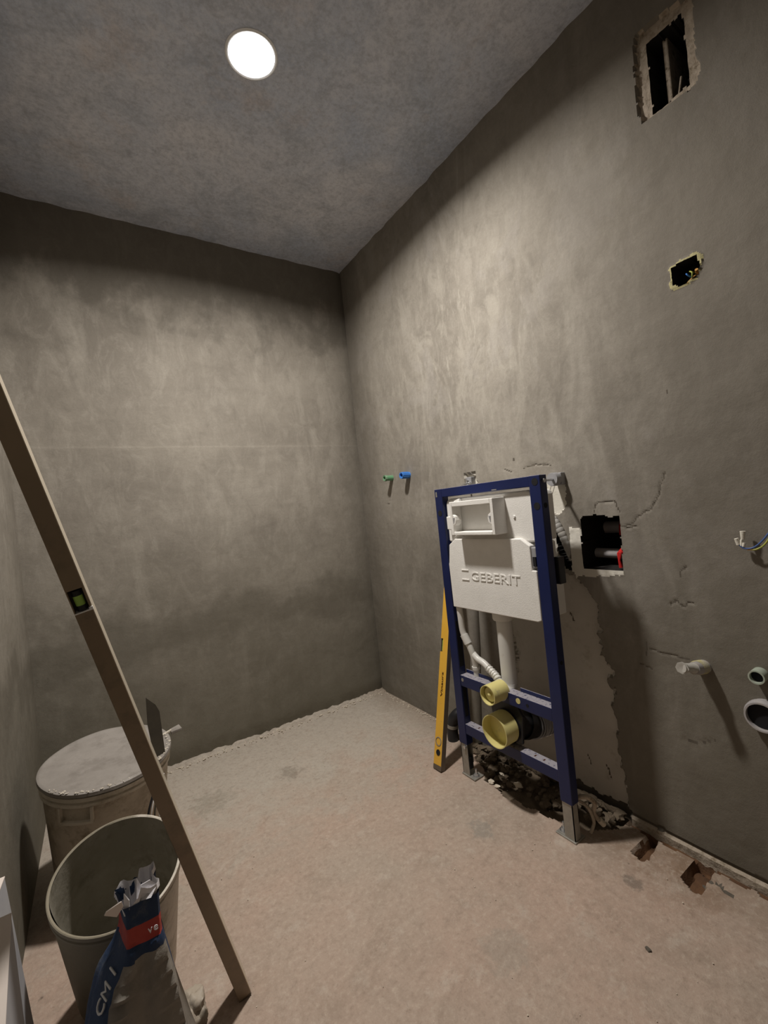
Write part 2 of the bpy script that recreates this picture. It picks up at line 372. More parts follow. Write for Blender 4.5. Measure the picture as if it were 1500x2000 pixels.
def text_mesh(body, height, width, org, right, up, depth, name, mat, parent, bevel=0):
    """flat lettering as mesh: org = lower-left corner, right/up unit vectors"""
    cu = bpy.data.curves.new('t', 'FONT'); cu.body = body; cu.extrude = .5; cu.resolution_u = 3
    to = bpy.data.objects.new('t', cu); COL.objects.link(to)
    bpy.context.view_layer.update()
    me = bpy.data.meshes.new_from_object(to.evaluated_get(bpy.context.evaluated_depsgraph_get()))
    bpy.data.objects.remove(to)
    xs = [v.co.x for v in me.vertices]; ys = [v.co.y for v in me.vertices]
    x0, x1, y0, y1 = min(xs), max(xs), min(ys), max(ys)
    right, up, org = Vector(right), Vector(up), Vector(org); nn = right.cross(up).normalized()
    mb = MB()
    vs = [org+right*((v.co.x-x0)/(x1-x0)*width)+up*((v.co.y-y0)/(y1-y0)*height)+nn*((v.co.z+.5)*depth) for v in me.vertices]
    mb.add(vs, [tuple(p.vertices) for p in me.polygons]); bpy.data.meshes.remove(me)
    return mb.build(name, mat, parent)
def N(*p): return noise.noise(Vector(p))
def inpoly(x, y, P):
    c = False; j = len(P)-1
    for i in range(len(P)):
        xi, yi = P[i]; xj, yj = P[j]
        if (yi > y) != (yj > y) and x < (xj-xi)*(y-yi)/(yj-yi)+xi: c = not c
        j = i
    return c
def dpoly(x, y, P):
    best = 9
    for (ax, ay), (bx, by) in zip(P, P[1:]):
        dx, dy = bx-ax, by-ay; t = max(0, min(1, ((x-ax)*dx+(y-ay)*dy)/(dx*dx+dy*dy+1e-12)))
        best = min(best, math.hypot(x-ax-dx*t, y-ay-dy*t))
    return best
def bbox(P, m): return (min(p[0] for p in P)-m, max(p[0] for p in P)+m, min(p[1] for p in P)-m, max(p[1] for p in P)+m)
def inbb(x, y, B): return B[0] < x < B[1] and B[2] < y < B[3]
def steps(*segs):
    out = [segs[0][0]]
    for a, b, d in segs:
        n = max(1, round(abs(b-a)/d)); out += [a+(b-a)*(i+1)/n for i in range(n)]
    return out
def sheet(us, vs, fn, name, mats, skirt, pit=None):
    """grid sheet: fn(u,v) -> (point, material index at that spot); skirt closes it behind"""
    nu, nv = len(us), len(vs); P = []; ms = []
    for u in us:
        for v in vs:
            p_, m_ = fn(u, v); P.append(p_); ms.append(m_)
    F = []; MI = []
    for i in range(nu-1):
        for j in range(nv-1):
            F.append((i*nv+j, (i+1)*nv+j, (i+1)*nv+j+1, i*nv+j+1)); MI.append(pit if pit is not None and any(ms[k] == pit for k in (i*nv+j, (i+1)*nv+j, (i+1)*nv+j+1, i*nv+j+1)) else fn((us[i]+us[i+1])/2, (vs[j]+vs[j+1])/2)[1])
    b = len(P)   # skirt ring
    ring = [i*nv for i in range(nu)]+[(nu-1)*nv+j for j in range(1, nv)]+[i*nv+nv-1 for i in range(nu-2, -1, -1)]+[j for j in range(nv-2, 0, -1)]
    P += [Vector(P[k])+Vector(skirt) for k in ring]; n = len(ring)
    F += [(ring[k], ring[(k+1) % n], b+(k+1) % n, b+k) for k in range(n)]; MI += [0]*n
    F.append(tuple(b+k for k in range(n))); MI.append(0)
    me = bpy.data.meshes.new(name); me.from_pydata(P, [], F)
    for m in mats: me.materials.append(m)
    me.polygons.foreach_set('material_index', MI)
    bm = bmesh.new(); bm.from_mesh(me); bmesh.ops.recalc_face_normals(bm, faces=bm.faces); bm.to_mesh(me); bm.free()
    me.polygons.foreach_set('use_smooth', [True]*len(me.polygons)); me.set_sharp_from_angle(angle=math.radians(38))
    o = bpy.data.objects.new(name, me); COL.objects.link(o); o['kind'] = 'structure'; return o

# ------------------------------------------------------------------ room shell
VENT_O = [(-1.721, 2.323), (-1.736, 2.332), (-1.80, 2.326), (-1.861, 2.312), (-1.86, 2.247), (-1.857, 2.158), (-1.866, 2.114), (-1.845, 2.088), (-1.75, 2.09), (-1.726, 2.088), (-1.715, 2.121), (-1.716, 2.231)]
VENT_I = [(-1.748, 2.292), (-1.832, 2.290), (-1.834, 2.24), (-1.834, 2.108), (-1.748, 2.100)]
JUNC_O = [(-1.750, 1.668), (-1.82, 1.678), (-1.832, 1.655), (-1.828, 1.636), (-1.813, 1.606), (-1.774, 1.604), (-1.754, 1.608)]
JUNC_I = [(-1.757, 1.660), (-1.790, 1.668), (-1.817, 1.664), (-1.824, 1.640), (-1.815, 1.612), (-1.774, 1.610), (-1.760, 1.618)]
SHAFT = [(-1.419, .994), (-1.471, .998), (-1.493, .995), (-1.518, .988), (-1.546, .992), (-1.545, .946), (-1.541, .822), (-1.413, .822), (-1.414, .937)]
EPSS = [(-1.370, .962), (-1.412, .955), (-1.413, .822), (-1.364, .806)]
SILL = [(-1.364, .814), (-1.413, .824), (-1.545, .824), (-1.548, .808), (-1.495, .799), (-1.378, .788)]
SLIT = [(-1.296, .995), (-1.315, .98), (-1.364, .839), (-1.363, .812), (-1.341, .818), (-1.308, .905)]
GYPS = [(-1.285, 1.135), (-1.372, 1.130), (-1.368, 1.103), (-1.366, 1.039), (-1.334, 1.005), (-1.285, 1.02)]
GNOT = [(-.885, 1.205), (-.945, 1.205), (-.947, 1.145), (-.885, 1.145)]
GLOW = [(-1.28, 1.0), (-1.30, .985), (-1.312, .86), (-1.33, .80), (-1.27, .80)]
PATCH_EDGE = [(-1.375, .79), (-1.40, .76), (-1.432, .722), (-1.447, .701), (-1.434, .642), (-1.455, .611), (-1.428, .596), (-1.448, .562), (-1.44, .53), (-1.455, .502), (-1.484, .477), (-1.453, .458), (-1.458, .424), (-1.477, .42), (-1.458, .364), (-1.474, .285), (-1.463, .232), (-1.474, .161), (-1.478, .096), (-1.492, -.02)]
PATCH = [(-1.02, .80), (-1.30, .80)]+PATCH_EDGE+[(-1.06, -.02), (-1.03, .25), (-1.075, .45), (-1.04, .6)]
CR = [[(-1.545, .962), (-1.578, .962), (-1.598, .984), (-1.645, 1.011), (-1.67, 1.048), (-1.678, 1.08), (-1.694, 1.112)],
      [(-1.705, .812), (-1.708, .828), (-1.722, .84)], [(-1.671, .728), (-1.687, .74), (-1.707, .725), (-1.717, .741), (-1.732, .738)],
      [(-1.466, 1.01), (-1.472, 1.034), (-1.491, 1.04), (-1.537, 1.04), (-1.55, 1.005)], [(-1.60, .583), (-1.625, .579), (-1.658, .574), (-1.705, .575)],
      [(-1.592, .602), (-1.590, .559)], [(-1.108, 1.196), (-1.13, 1.208), (-1.145, 1.207)], [(-1.12, 1.190), (-1.145, 1.184)], [(-1.20, 1.19), (-1.26, 1.196), (-1.32, 1.185)],
      [(-1.712, 1.33), (-1.722, 1.342)], [(-1.15, 1.245), (-1.16, 1.225), (-1.18, 1.222)], [(-1.33, .66), (-1.345, .625)], [(-1.345, .15), (-1.355, .12)], [(-1.415, .14), (-1.425, .10)],
      [(-1.56, .53), (-1.6, .522)], [(-1.565, .955), (-1.6, .957)], [(-.24, 1.235), (-.242, 1.20)], [(-.252, 1.115), (-.275, 1.118), (-.28, 1.135)], [(-1.67, .33), (-1.72, .34), (-1.75, .36)]]
CRB = [bbox(c, .01) for c in CR]
POLYS = {}
for k, p in dict(VO=VENT_O, VI=VENT_I, JO=JUNC_O, JI=JUNC_I, SH=SHAFT, EP=EPSS, SI=SILL, SL=SLIT, GY=GYPS, GN=GNOT, GL=GLOW, PA=PATCH).items(): POLYS[k] = (p, bbox(p, .02))
def hitp(k, y, z, jag=0.):
    P, B = POLYS[k]
    if not inbb(y, z, B): return False
    if jag: y, z = y+N(y*70, z*70, 1)*jag, z+N(y*70, z*70, 5)*jag
    return inpoly(y, z, P)
def wall_right(y, z):
    d = N(y*2.2, z*2.2, 3)*.0035+N(y*9, z*5, 8)*.0012; m = 0
    if z > H-.05: d += (N(y*14, 3, 3)*.008-.002)*(1-(H-z)/.05)
    if hitp('PA', y, z, .012): d += .011+N(y*30, z*30, 2)*.0012; m = 1
    if hitp('GL', y, z, .01): d = .010; m = 1
    if hitp('GY', y, z, .006): d = .011; m = 2
    if hitp('GN', y, z, .010): d = .014; m = 2
    if hitp('EP', y, z, .003): d = -.003+N(y*90, z*90, 2)*.0012; m = 2
    if hitp('SI', y, z, .008): d = -.001; m = 2
    if hitp('SL', y, z, .002): d = .11; m = 3
    if hitp('SH', y, z, .004): d = .26; m = 3
    if hitp('VO', y, z, .004): d = .012+N(y*80, z*40, 2)*.004; m = 4
    if hitp('VI', y, z, .005): d = .22; m = 3
    if hitp('JO', y, z, .006): d = -.002+N(y*200, z*200, 2)*.003; m = 5
    if hitp('JI', y, z, .004): d = .055; m = 3
    if m in (0, 1):
        for c, b in zip(CR, CRB):
            if inbb(y, z, b) and dpoly(y+N(y*60, z*60, 1)*.004, z+N(y*60, z*60, 7)*.004, c) < .0019: d += .0022; m = 6
    if y < -1.49 and m == 0:
        e = N(y*25, 1, 1)*.009
        if z < .012+e*.3: d = -.005+N(y*40, z*60, 1)*.002; m = 4
        elif z < .024+e*.4: d = .005; m = 6
    elif m == 1 and z < .03+N(y*25, 1, 1)*.02: d += .012; m = 6
    return Vector((W+d, y, z)), m
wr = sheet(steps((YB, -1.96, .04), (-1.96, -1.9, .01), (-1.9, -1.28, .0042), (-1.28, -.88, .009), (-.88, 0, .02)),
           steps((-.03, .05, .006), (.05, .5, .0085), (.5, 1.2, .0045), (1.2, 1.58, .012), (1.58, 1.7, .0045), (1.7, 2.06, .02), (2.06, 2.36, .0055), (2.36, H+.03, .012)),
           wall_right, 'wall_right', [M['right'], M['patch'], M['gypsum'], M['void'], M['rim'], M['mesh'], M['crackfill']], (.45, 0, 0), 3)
def wall_far(x, z):
    d = N(x*2.2, z*2.2, 13)*.004+N(x*7, z*7, 8)*.0012
    if z > H-.05: d += (N(x*14, 3, 9)*.008-.002)*(1-(H-z)/.05)
    if z < .06: d += (.06-z)*.15*(1+N(x*20, 1, 1))
    if z < 1.488+N(x*6, 0, 0)*.004: d -= .0010
    if x > W-.012: d += .004
    return Vector((x, d, z)), 0
sheet(steps((XL-.1, W+.06, .016)), steps((-.03, 1.47, .02), (1.47, 1.51, .004), (1.51, H-.05, .03), (H-.05, H+.03, .01)), wall_far, 'wall_far', [M['far']], (0, .12, 0))
mb = MB(); mb.box(XL-.12, XL, YB, .0, -.03, H+.03); o = mb.build('wall_left', M['far']); o['kind'] = 'structure'
mb = MB(); mb.box(XL-.12, W+.12, YB-.12, YB, -.03, H+.03); o = mb.build('wall_back', M['far']); o['kind'] = 'structure'
def ceil(x, y):
    d = N(x*3, y*3, 4)*.002
    return Vector((x, y, H+d)), 0
sheet(steps((XL-.1, W+.03, .05)), steps((YB-.1, .03, .05)), ceil, 'ceiling', [M['ceil']], (0, 0, .12))
G1 = [(1.374, -1.556), (1.25, -1.556), (1.238, -1.588), (1.262, -1.598), (1.374, -1.583)]
G2 = [(1.374, -1.682), (1.262, -1.684), (1.238, -1.722), (1.252, -1.738), (1.374, -1.730)]
TR = [(1.45, -.80), (1.36, -.79), (1.26, -.90), (1.20, -1.02), (1.17, -1.16), (1.20, -1.32), (1.27, -1.46), (1.45, -1.50)]
FC = [[(1.31, -1.715), (1.303, -1.74), (1.318, -1.755), (1.298, -1.77), (1.297, -1.79)]]
FCB = [bbox(c, .02) for c in FC]
def floor(x, y):
    z = N(x*2.5, y*2.5, 0)*.004+N(x*11, y*11, 4)*.0016+N(x*35, y*35, 2)*.0006; m = 0
    # crumbly lip of old mortar along the far wall
    e = .03+N(x*9, 2, 2)*.018+N(x*40, 1, 1)*.008
    if y > -e and x > -.1: z += .009*(1+N(x*45, y*60, 1)*1.2)
    ex, ey = x+N(x*40, y*40, 1)*.004, y+N(x*40, y*40, 9)*.004
    if inbb(x, y, (1.2, 1.42, -1.76, -1.53)):
        for G in (G1, G2):
            if inpoly(ex, ey, G): k_ = min(1, dpoly(ex, ey, G+G[:1])/.007); z -= (.030+N(x*50, y*50, 3)*.006)*k_; m = 1
    if inbb(x, y, (1.15, 1.46, -1.52, -.76)) and inpoly(x+N(x*18, y*18, 1)*.03, y+N(x*18, y*18, 9)*.03, TR):
        z -= .018+N(x*26, y*26, 3)*.016; m = 2
        if abs(y+1.42) < .06 and x < 1.23 or abs(y+.97) < .05 and x < 1.23: z += .02
    if x > W-.028+N(3, y*30, 1)*.012 and y < -1.49: z -= .014; m = 1
    for c, b in zip(FC, FCB):
        if inbb(x, y, b) and dpoly(ex, ey, c) < .004: z -= .006; m = 3
    return Vector((x, y, z-.001)), m
M['rust'] = simple('rusty_soil', (.15, .075, .035), (.085, .045, .025), 30, .9, bump=.005, bsc=60)
sheet(steps((XL-.1, 1.14, .016), (1.14, W+.05, .006)), steps((YB-.1, -1.85, .03), (-1.85, -.76, .0065), (-.76, -.08, .02), (-.08, .05, .007)), floor, 'floor',
      [M['floor'], M['rust'], M['rubble'], M['crackfill']], (0, 0, -.15))

# ------------------------------------------------------------------ ceiling downlight
t = thing('ceiling_downlight', 'round white downlight, lit, set in the bare concrete ceiling', 'ceiling light', LAMP)
MB().lathe([(.070, -.004), (.074, -.006), (.079, -.003), (.079, .01), (.070, .01)], LAMP, closed=True, n=64).build('trim_ring', M['trimw'], t, smooth=40)
MB().lathe([(0, -.0015), (.0705, -.0015), (.0705, .006), (0, .006)], LAMP, n=64).build('diffuser', M['glow'], t, smooth=40)
lo.parent = t; lo.location = (0, 0, -.0045)

# ------------------------------------------------------------------ wall-hung toilet mounting frame
XF, YL, YR, ZT = 1.1523, -.9365, -1.4377, 1.146
t = thing('toilet_mounting_frame', 'blue steel mounting frame holding a white concealed cistern at the right wall', 'toilet frame', (1.17, -1.187, 0))
PW, PD = .042, .034
for nm, y0, y1, zb in (('post', YL, YL-PW, .128), ('post', YR+PW, YR, .118)):
    p = MB().box(XF, XF+PD, y0, y1, zb, ZT).build('post', M['blue'], t, bevel=.0025)
    yc = (y0+y1)/2; h = MB()
    for z in ((1.126, 1.05) if yc < -1.2 else (1.05,)):
        h.lathe([(0, -.0008), (.0115, -.0008), (.0115, .003), (0, .003)], (XF, yc-.002, z), (1, 0, 0), n=24)
    if yc > -1.2: h.box(XF+.008, XF+.026, y1-.0006, y1+.002, .24, .355); h.box(XF+.006, XF+.028, y1-.0006, y1+.002, .44, .62)
    else: h.lathe([(0, -.0008), (.006, -.0008), (.006, .002), (0, .002)], (XF+.017, YR, .56), (0, 1, 0), n=20); h.lathe([(0, -.0008), (.008, -.0008), (.008, .002), (0, .002)], (XF+.017, YR, 1.05), (0, 1, 0), n=20)
    h.each('hole', M['darkhole'], p)
MB().box(XF+.0005, XF+PD, YL-PW+.001, YR+PW-.001, 1.112, ZT-.0005).build('top_rail', M['blue'], t, bevel=.002)
o = MB().box(XF-.0008, XF, -.944, -.952, 1.115, 1.135).box(XF-.0008, XF, -1.24, -1.262, 1.115, 1.118).each('bare_slot', M['galv'], t)
# upper cross rail with folded back lip, lower cross rail
a = MB(); a.box(XF+.002, XF+.040, YL-PW, YR+PW, .366, .409); a.box(XF+.036, XF+.040, YL-PW, -1.175, .409, .423); a.box(XF+.036, XF+.040, -1.245, YR+PW, .409, .423)
up = a.build('upper_rail', M['blue'], t, bevel=.002)
MB().lathe([(0, -.001), (.0095, -.001), (.0095, .003), (0, .003)], (XF+.002, -1.262, .392), (1, 0, 0), n=24).build('yellow_plug', M['yellow_pl'], up)
MB().lathe([(0, -.001), (.007, -.001), (.007, .003), (0, .003)], (XF+.002, -1.088, .385), (1, 0, 0), n=24).lathe([(0, -.001), (.0055, -.001), (.0055, .003), (0, .003)], (XF+.002, -1.30, .388), (1, 0, 0), n=24).each('hole', M['darkhole'], up)
MB().lathe([(0, -.001), (.0065, -.001), (.0065, .003), (0, .003)], (XF+.002, -.99, .392), (1, 0, 0), n=24).build('rivet', M['galv'], up)
lw = MB().box(XF+.002, XF+.036, YL-PW, YR+PW, .174, .214).build('lower_rail', M['blue'], t, bevel=.002)
a = MB()
for y in (-1.04, -1.30, -1.335, -1.1): a.box(XF+.012, XF+.022, y-.0025, y+.0025, .2142, .2146)
a.each('scale_mark', M['ink'], lw)
# feet
for y0, y1, s_, zt in ((YL-.003, YL-PW+.003, -1, .16), (YR+PW-.003, YR+.003, 1, .15)):
    g = MB(); g.box(XF+.003, XF+.0055, y0, y1, .004, zt); ys = y0 if s_ < 0 else y1
    g.box(XF+.003, XF+.031, ys, ys+(.0025 if s_ > 0 else -.0025), .004, zt)
    g.box(XF+.031, XF+.0285, y0, y1, .05, zt)
    ft = g.build('foot', M['galv'], t)
    yi = (y0 if s_ > 0 else y1)
    pl = MB().box(XF-.002, XF+.048, (YL+.001 if s_ < 0 else YR-.001), yi+.032*s_, .0, .005).build('foot_plate', M['galv'], t, bevel=.001)
    yb = yi+.017*s_
    MB().lathe([(.014, .005), (.014, .007), (.0, .007)], (XF+.022, yb, 0), n=24).lathe([(.009, .007), (.009, .015), (0, .015)], (XF+.022, yb, 0), n=6).lathe([(.0045, .015), (.0045, .032), (0, .032)], (XF+.022, yb, 0), n=12).build('anchor_bolt', M['steel'], t, smooth=35)
MB().lathe([(0, -.006), (.007, -.006), (.007, 0), (0, 0)], (XF+.002, YL-.03, .118), (1, 0, 0), n=6).build('leg_bolt', M['steel'], t)
MB().box(XF+.008, XF+.026, YL-PW+.006, YL-PW+.001, .03, .075).build('foot_slot', M['darkhole'], t)
# threaded rod to the wall at the right post
MB().tube([(XF+.02, -1.418, 1.126), (1.336, -1.352, 1.132)], .0045, 12).build('threaded_rod', M['steel'], t)
MB().tube([(XF+.017, YR-.005, 1.127), (XF+.017, YR+.001, 1.127)], .007, 6).build('rod_nut', M['steel'], t)
MB().tube([(XF+.02, -.958, 1.12), (1.36, -.915, 1.165)], .004, 12).build('threaded_rod', M['steel'], t)
# cistern
ci = MB()
ci.prism([(-.982, .935), (-1.393, .935), (-1.393, 1.085), (-1.387, 1.098), (-1.372, 1.103), (-1.01, 1.103), (-.992, 1.099), (-.984, 1.085)], 1.166, 1.275)
cis = ci.build('cistern', M['eps'], t, bevel=.006)
MB().prism([(-.985, .681), (-1.380, .681), (-1.394, .687), (-1.394, .846), (-1.377, .846), (-1.377, .925), (-1.341, .948), (-1.03, .948), (-.995, .925), (-.985, .856), (-.982, .848)][::1], 1.151, 1.283).build('lower_shell', M['eps'], cis, bevel=.003)
text_mesh('GEBERIT', .031, .226, (1.151, -1.100, .795), (0, -1, 0), (0, 0, 1), .0022, 'raised_lettering', M['eps'], cis)
MB().box(1.1485, 1.151, -1.052, -1.088, .829, .832).box(1.1485, 1.151, -1.050, -1.088, .793, .796).each('raised_mark', M['eps'], cis)
MB().lathe([(0, -.004), (.004, -.004), (.006, 0)], (1.166, -1.315, 1.02), (1, 0, 0), n=16).build('stud', M['eps'], cis)
# actuator access box: open foam frame in front of the cistern
bx = MB(); y0, y1, z0, z1, xa, xb, wt = -1.068, -1.281, .966, 1.090, 1.105, 1.167, .013
bx.box(xa, xb, y0, y0-wt, z0, z1); bx.box(xa, xb, y1+wt, y1, z0, z1); bx.box(xa, xb, y0-wt, y1+wt, z0, z0+wt); bx.box(xa, xb, y0-wt, y1+wt, z1-.019, z1)
bx.box(1.150, 1.167, y0-wt, y1+wt, z0+wt, z1-.019)
bo = bx.build('access_box', M['eps'], cis, bevel=.0025)
lg = MB()
for yc, w_ in ((y0-wt, -1), (y1+wt, 1)):
    lg.prism([(yc, 1.0), (yc+.012*w_, 1.008), (yc+.016*w_, 1.022), (yc+.012*w_, 1.036), (yc, 1.043)], xa+.001, xa+.030)
lg.each('clip_lug', M['eps'], bo, bevel=.002)
a = MB()
for yc, w_ in ((y0-wt, -1), (y1+wt, 1)): a.prism([(yc+.002*w_, 1.031), (yc+.010*w_, 1.031), (yc+.004*w_, 1.010)], xa-.0005, xa+.002)
a.each('lug_recess', M['grey_pl'], bo)
MB().prism([(-1.03, .956), (-1.045, .965), (-1.045, 1.093), (-1.075, 1.10), (-1.068, .96)], 1.150, 1.167).each('box_collar', M['eps'], cis, bevel=.003)
MB().prism([(-1.0, 1.035), (-1.03, 1.035), (-1.045, 1.03), (-1.045, .98), (-1.0, .985)], 1.146, 1.166).build('box_clip', M['eps'], cis, bevel=.003)
MB().box(1.155, 1.18, -1.376, -1.395, .853, .92).build('grey_bracket', M['grey_pl'], t, bevel=.003)
MB().box(1.150, 1.156, -1.384, -1.395, .86, .89).build('bracket_slot', M['darkhole'], t)
MB().box(1.16, 1.19, -.9785, -.9835, .852, .905).box(1.195, 1.225, -1.425, -1.445, .80, .885).each('side_clip', M['black'], t, bevel=.002)
# flush pipe
fp = MB().tube([(1.205, -1.186, .682), (1.205, -1.186, .40)], .0275, 32).build('flush_pipe', M['plastic_w'], t, smooth=50)
MB().lathe([(.0385, .683), (.0385, .655), (.036, .650), (.0275, .648)], (1.205, -1.186, 0), n=40).build('collar', M['plastic_w'], fp, smooth=40)
MB().tube(arc((1.177, -1.186, .42), .028, 0, -PI/2, 8, (1, 0, 0), (0, 0, 1))+[(1.15, -1.186, .400)], .028, 28).build('flush_bend', M['plastic_w'], fp, smooth=50)
def cap(name, c, r, L, wall, centre=False):
    c = Vector(c)
    m_ = MB().lathe([(r, 0), (r*.985, L), (r*.6, L+.004), (0, L+.004)], c, (1, 0, 0), n=48).lathe([(r, 0), (r-wall, 0), (r-wall, L*.62), (0, L*.62)], c, (1, 0, 0), n=48)
    q = m_.build(name, M['yellow_pl'], t, smooth=40)
    if centre:
        MB().lathe([(0, -.004), (.008, 0), (.009, .03), (0, .03)], c+Vector((.008, 0, 0)), (1, 0, 0), n=24).lathe([(r*.72, .02), (r*.72, .014), (0, .014)], c, (1, 0, 0), n=32).build('stem', M['yellow_pl'], q, smooth=40)
    return q
cap('flush_protection_cap', (1.088, -1.186, .409), .0345, .075, .0025, True)
cap('waste_protection_cap', (1.103, -1.186, .277), .057, .062, .0028)
wp = MB().tube([(1.165, -1.186, .277), (1.20, -1.186, .275), (1.235, -1.187, .265), (1.275, -1.188, .245), (1.31, -1.19, .235)], .050, 32).lathe([(.060, 0), (.060, .022), (.0, .022)], (1.166, -1.186, .277), (1, 0, -.05), n=40).lathe([(.058, 0), (.058, .03), (.05, .03)], (1.24, -1.186, .263), (1, 0, -.4), n=40).build('waste_elbow', M['black'], t, smooth=45)
pts = [(1.29+i*.004, -1.189, .240-i*.0006) for i in range(22)]
MB().tube(pts, .05, 32, radii=[.054 if i % 4 < 2 else .049 for i in range(22)]).build('ribbed_connector', M['grey_pl'], wp, smooth=30)
r3 = MB()
for i in (5, 13, 18): r3.lathe([(.0555, 0), (.0555, .0035), (.052, .0035)], (1.29+i*.004, -1.189, .240-i*.0006), (1, 0, -.15), n=36)
r3.each('clamp_band', M['steel'], wp, smooth=30)
MB().prism([(-1.125, .228), (-1.247, .228), (-1.26, .33), (-1.24, .36), (-1.13, .36), (-1.115, .33)], 1.170, 1.182).build('pipe_bracket', M['black'], t, bevel=.003)
# water supply hose below the cistern
hp = smoothpts([(1.170, -.994, .70), (1.170, -.998, .64), (1.172, -1.002, .576), (1.178, -1.024, .524), (1.184, -1.035, .482), (1.189, -1.035, .45), (1.192, -1.035, .40)])
hs = MB().tube(hp, .0122, 18).build('supply_hose', M['plastic_w'], t, smooth=50)
MB().tube(smoothpts([(1.183, -1.030, .500), (1.184, -1.055, .482), (1.185, -1.085, .472), (1.184, -1.120, .452), (1.180, -1.150, .435), (1.178, -1.160, .40)]), .0122, 18).build('hose_branch', M['plastic_w'], hs, smooth=50)
MB().tube([hp[17], hp[22]], .0155, 18).tube([(1.190, -1.035, .447), (1.191, -1.035, .436)], .0158, 18).each('hose_sleeve', M['plastic_w'], hs, smooth=50)
a = smoothpts([(1.1845, -1.105, .460), (1.1825, -1.130, .447), (1.180, -1.150, .435), (1.179, -1.158, .418)], 10)
MB().tube(a, .0122, 18, radii=[.0150 if i % 4 < 2 else .0124 for i in range(len(a))]).build('hose_ribs', M['plastic_w'], hs, smooth=30)

# ------------------------------------------------------------------ things on the right wall
def fix_box(name, label, c, loc):
    return thing(name, label, c, loc)
t = thing('wall_anchor', 'small grey frame anchor in a white plaster notch above the blue top rail', 'wall anchor', (W, -.915, 1.175), 'frame wall anchors')
MB().box(W-.012, W+.014, -.899, -.932, 1.150, 1.190).build('bracket', M['grey_pl'], t, bevel=.003)
MB().tube([(W-.012, -.925, 1.162), (W-.020, -.925, 1.162)], .006, 6).tube([(W-.012, -.912, 1.176), (W-.018, -.912, 1.176)], .005, 12).each('bolt', M['steel'], t)
t = thing('wall_anchor', 'round grey plastic anchor with a steel rod beside the blue frame corner', 'wall anchor', (W, -1.352, 1.132), 'frame wall anchors')
MB().lathe([(0, -.045), (.022, -.045), (.0235, -.041), (.0235, -.018), (.0, -.018)], (W, -1.350, 1.132), (1, 0, 0), n=32).build('disc', M['grey_pl'], t, smooth=35)
MB().box(W-.022, W+.008, -1.330, -1.372, 1.110, 1.154).build('bracket', M['grey_pl'], t, bevel=.003)
a = MB().tube(smoothpts([(W-.03, -1.335, 1.11), (W-.03, -1.325, 1.085), (W-.02, -1.312, 1.05)]), .0009, 6).tube(smoothpts([(W-.03, -1.35, 1.11), (W-.03, -1.335, 1.08), (W-.02, -1.318, 1.066)]), .0009, 6)
a.each('loose_tie', M['ink'], t)
def stub_pipe(name, label, y, z, r, L, mat, group=None, cat='pipe', wall=.0035):
    q = thing(name, label, cat, (W, y, z), group)
    MB().lathe([(r, .01), (r, -L), (r-wall, -L), (r-wall, .005), (0, .005)], (W, y, z), (1, 0, 0), n=32).build('pipe', mat, q, smooth=40)
    MB().lathe([(0, -L+.012), (r-wall-.0002, -L+.012)], (W, y, z), (1, 0, 0), n=32).build('bore', M['darkhole'], q)
    return q
g = stub_pipe('water_pipe_stub', 'short green water pipe end sticking out of the right wall near the corner', -.330, 1.254, .0145, .052, M['green'])
MB().lathe([(.0165, -.052), (.0165, -.040), (.0145, -.040)], (W, -.330, 1.254), (1, 0, 0), n=10).build('collar', M['green'], g)
b = stub_pipe('water_pipe_stub', 'short bright blue water pipe end on the right wall, right of the green one', -.482, 1.251, .0165, .050, M['pblue'], wall=.0045)
r3 = MB()
for k in range(14):
    a_ = 2*PI*k/14; r3.tube([(W-.046, -.482+.0165*math.cos(a_), 1.251+.0165*math.sin(a_)), (W-.008, -.482+.0165*math.cos(a_), 1.251+.0165*math.sin(a_))], .0012, 5)
r3.build('ribs', M['pblue'], b)
stub_pipe('drain_pipe_stub', 'pale green ringed pipe end above the big open drain pipe at the right edge', -1.868, .574, .0175, .030, M['mint'])
d = stub_pipe('drain_pipe_stub', 'large open grey drain pipe end low at the right edge of the wall', -1.872, .474, .0370, .032, M['pipe_g'], wall=.004)
MB().lathe([(.037, -.010), (.040, -.012), (.040, -.022), (.037, -.024)], (W, -1.872, .474), (1, 0, 0), n=40).build('socket_lip', M['pipe_g'], d, smooth=40)
t = thing('capped_tap_connection', 'capped threaded water outlet with milky plastic cap, casting a long slanting shadow', 'pipe', (W, -1.738, .565))
MB().tube([(W+.01, -1.742, .562), (W-.030, -1.740, .567), (W-.050, -1.737, .571)], .015, 24, radii=[.0185, .0175, .016]).build('threaded_outlet', M['pipe_g'], t, smooth=40)
r3 = MB()
for k in range(5): r3.lathe([(.0185, 0), (.0195, .0015), (.0185, .003)], (W-.008-k*.006, -1.7405+k*.0005, .5635+k*.001), (1, 0, 0), n=24)
r3.each('thread', M['mesh'], t)
MB().tube([(W-.048, -1.738, .571), (W-.060, -1.733, .575), (W-.088, -1.725, .580)], .013, 20, radii=[.0145, .0115, .0125]).lathe([(.0125, 0), (.016, .0), (.016, -.004), (.0125, -.004), (.008, -.003), (0, -.003)], (W-.086, -1.7255, .580), (1, .2, -.1), n=8).build('cap', M['clear'], t, smooth=35)
t = thing('hanging_wires', 'blue and yellow-green wires with white connectors looping out of the wall at the right edge', 'wires', (W, -1.95, .985))
MB().tube(smoothpts([(W+.01, -1.952, .99), (1.362, -1.93, .955), (1.358, -1.905, .919), (1.356, -1.886, .901), (1.355, -1.868, .899), (1.355, -1.857, .909)]), .0022, 10).build('blue_wire', M['wire_b'], t, smooth=60)
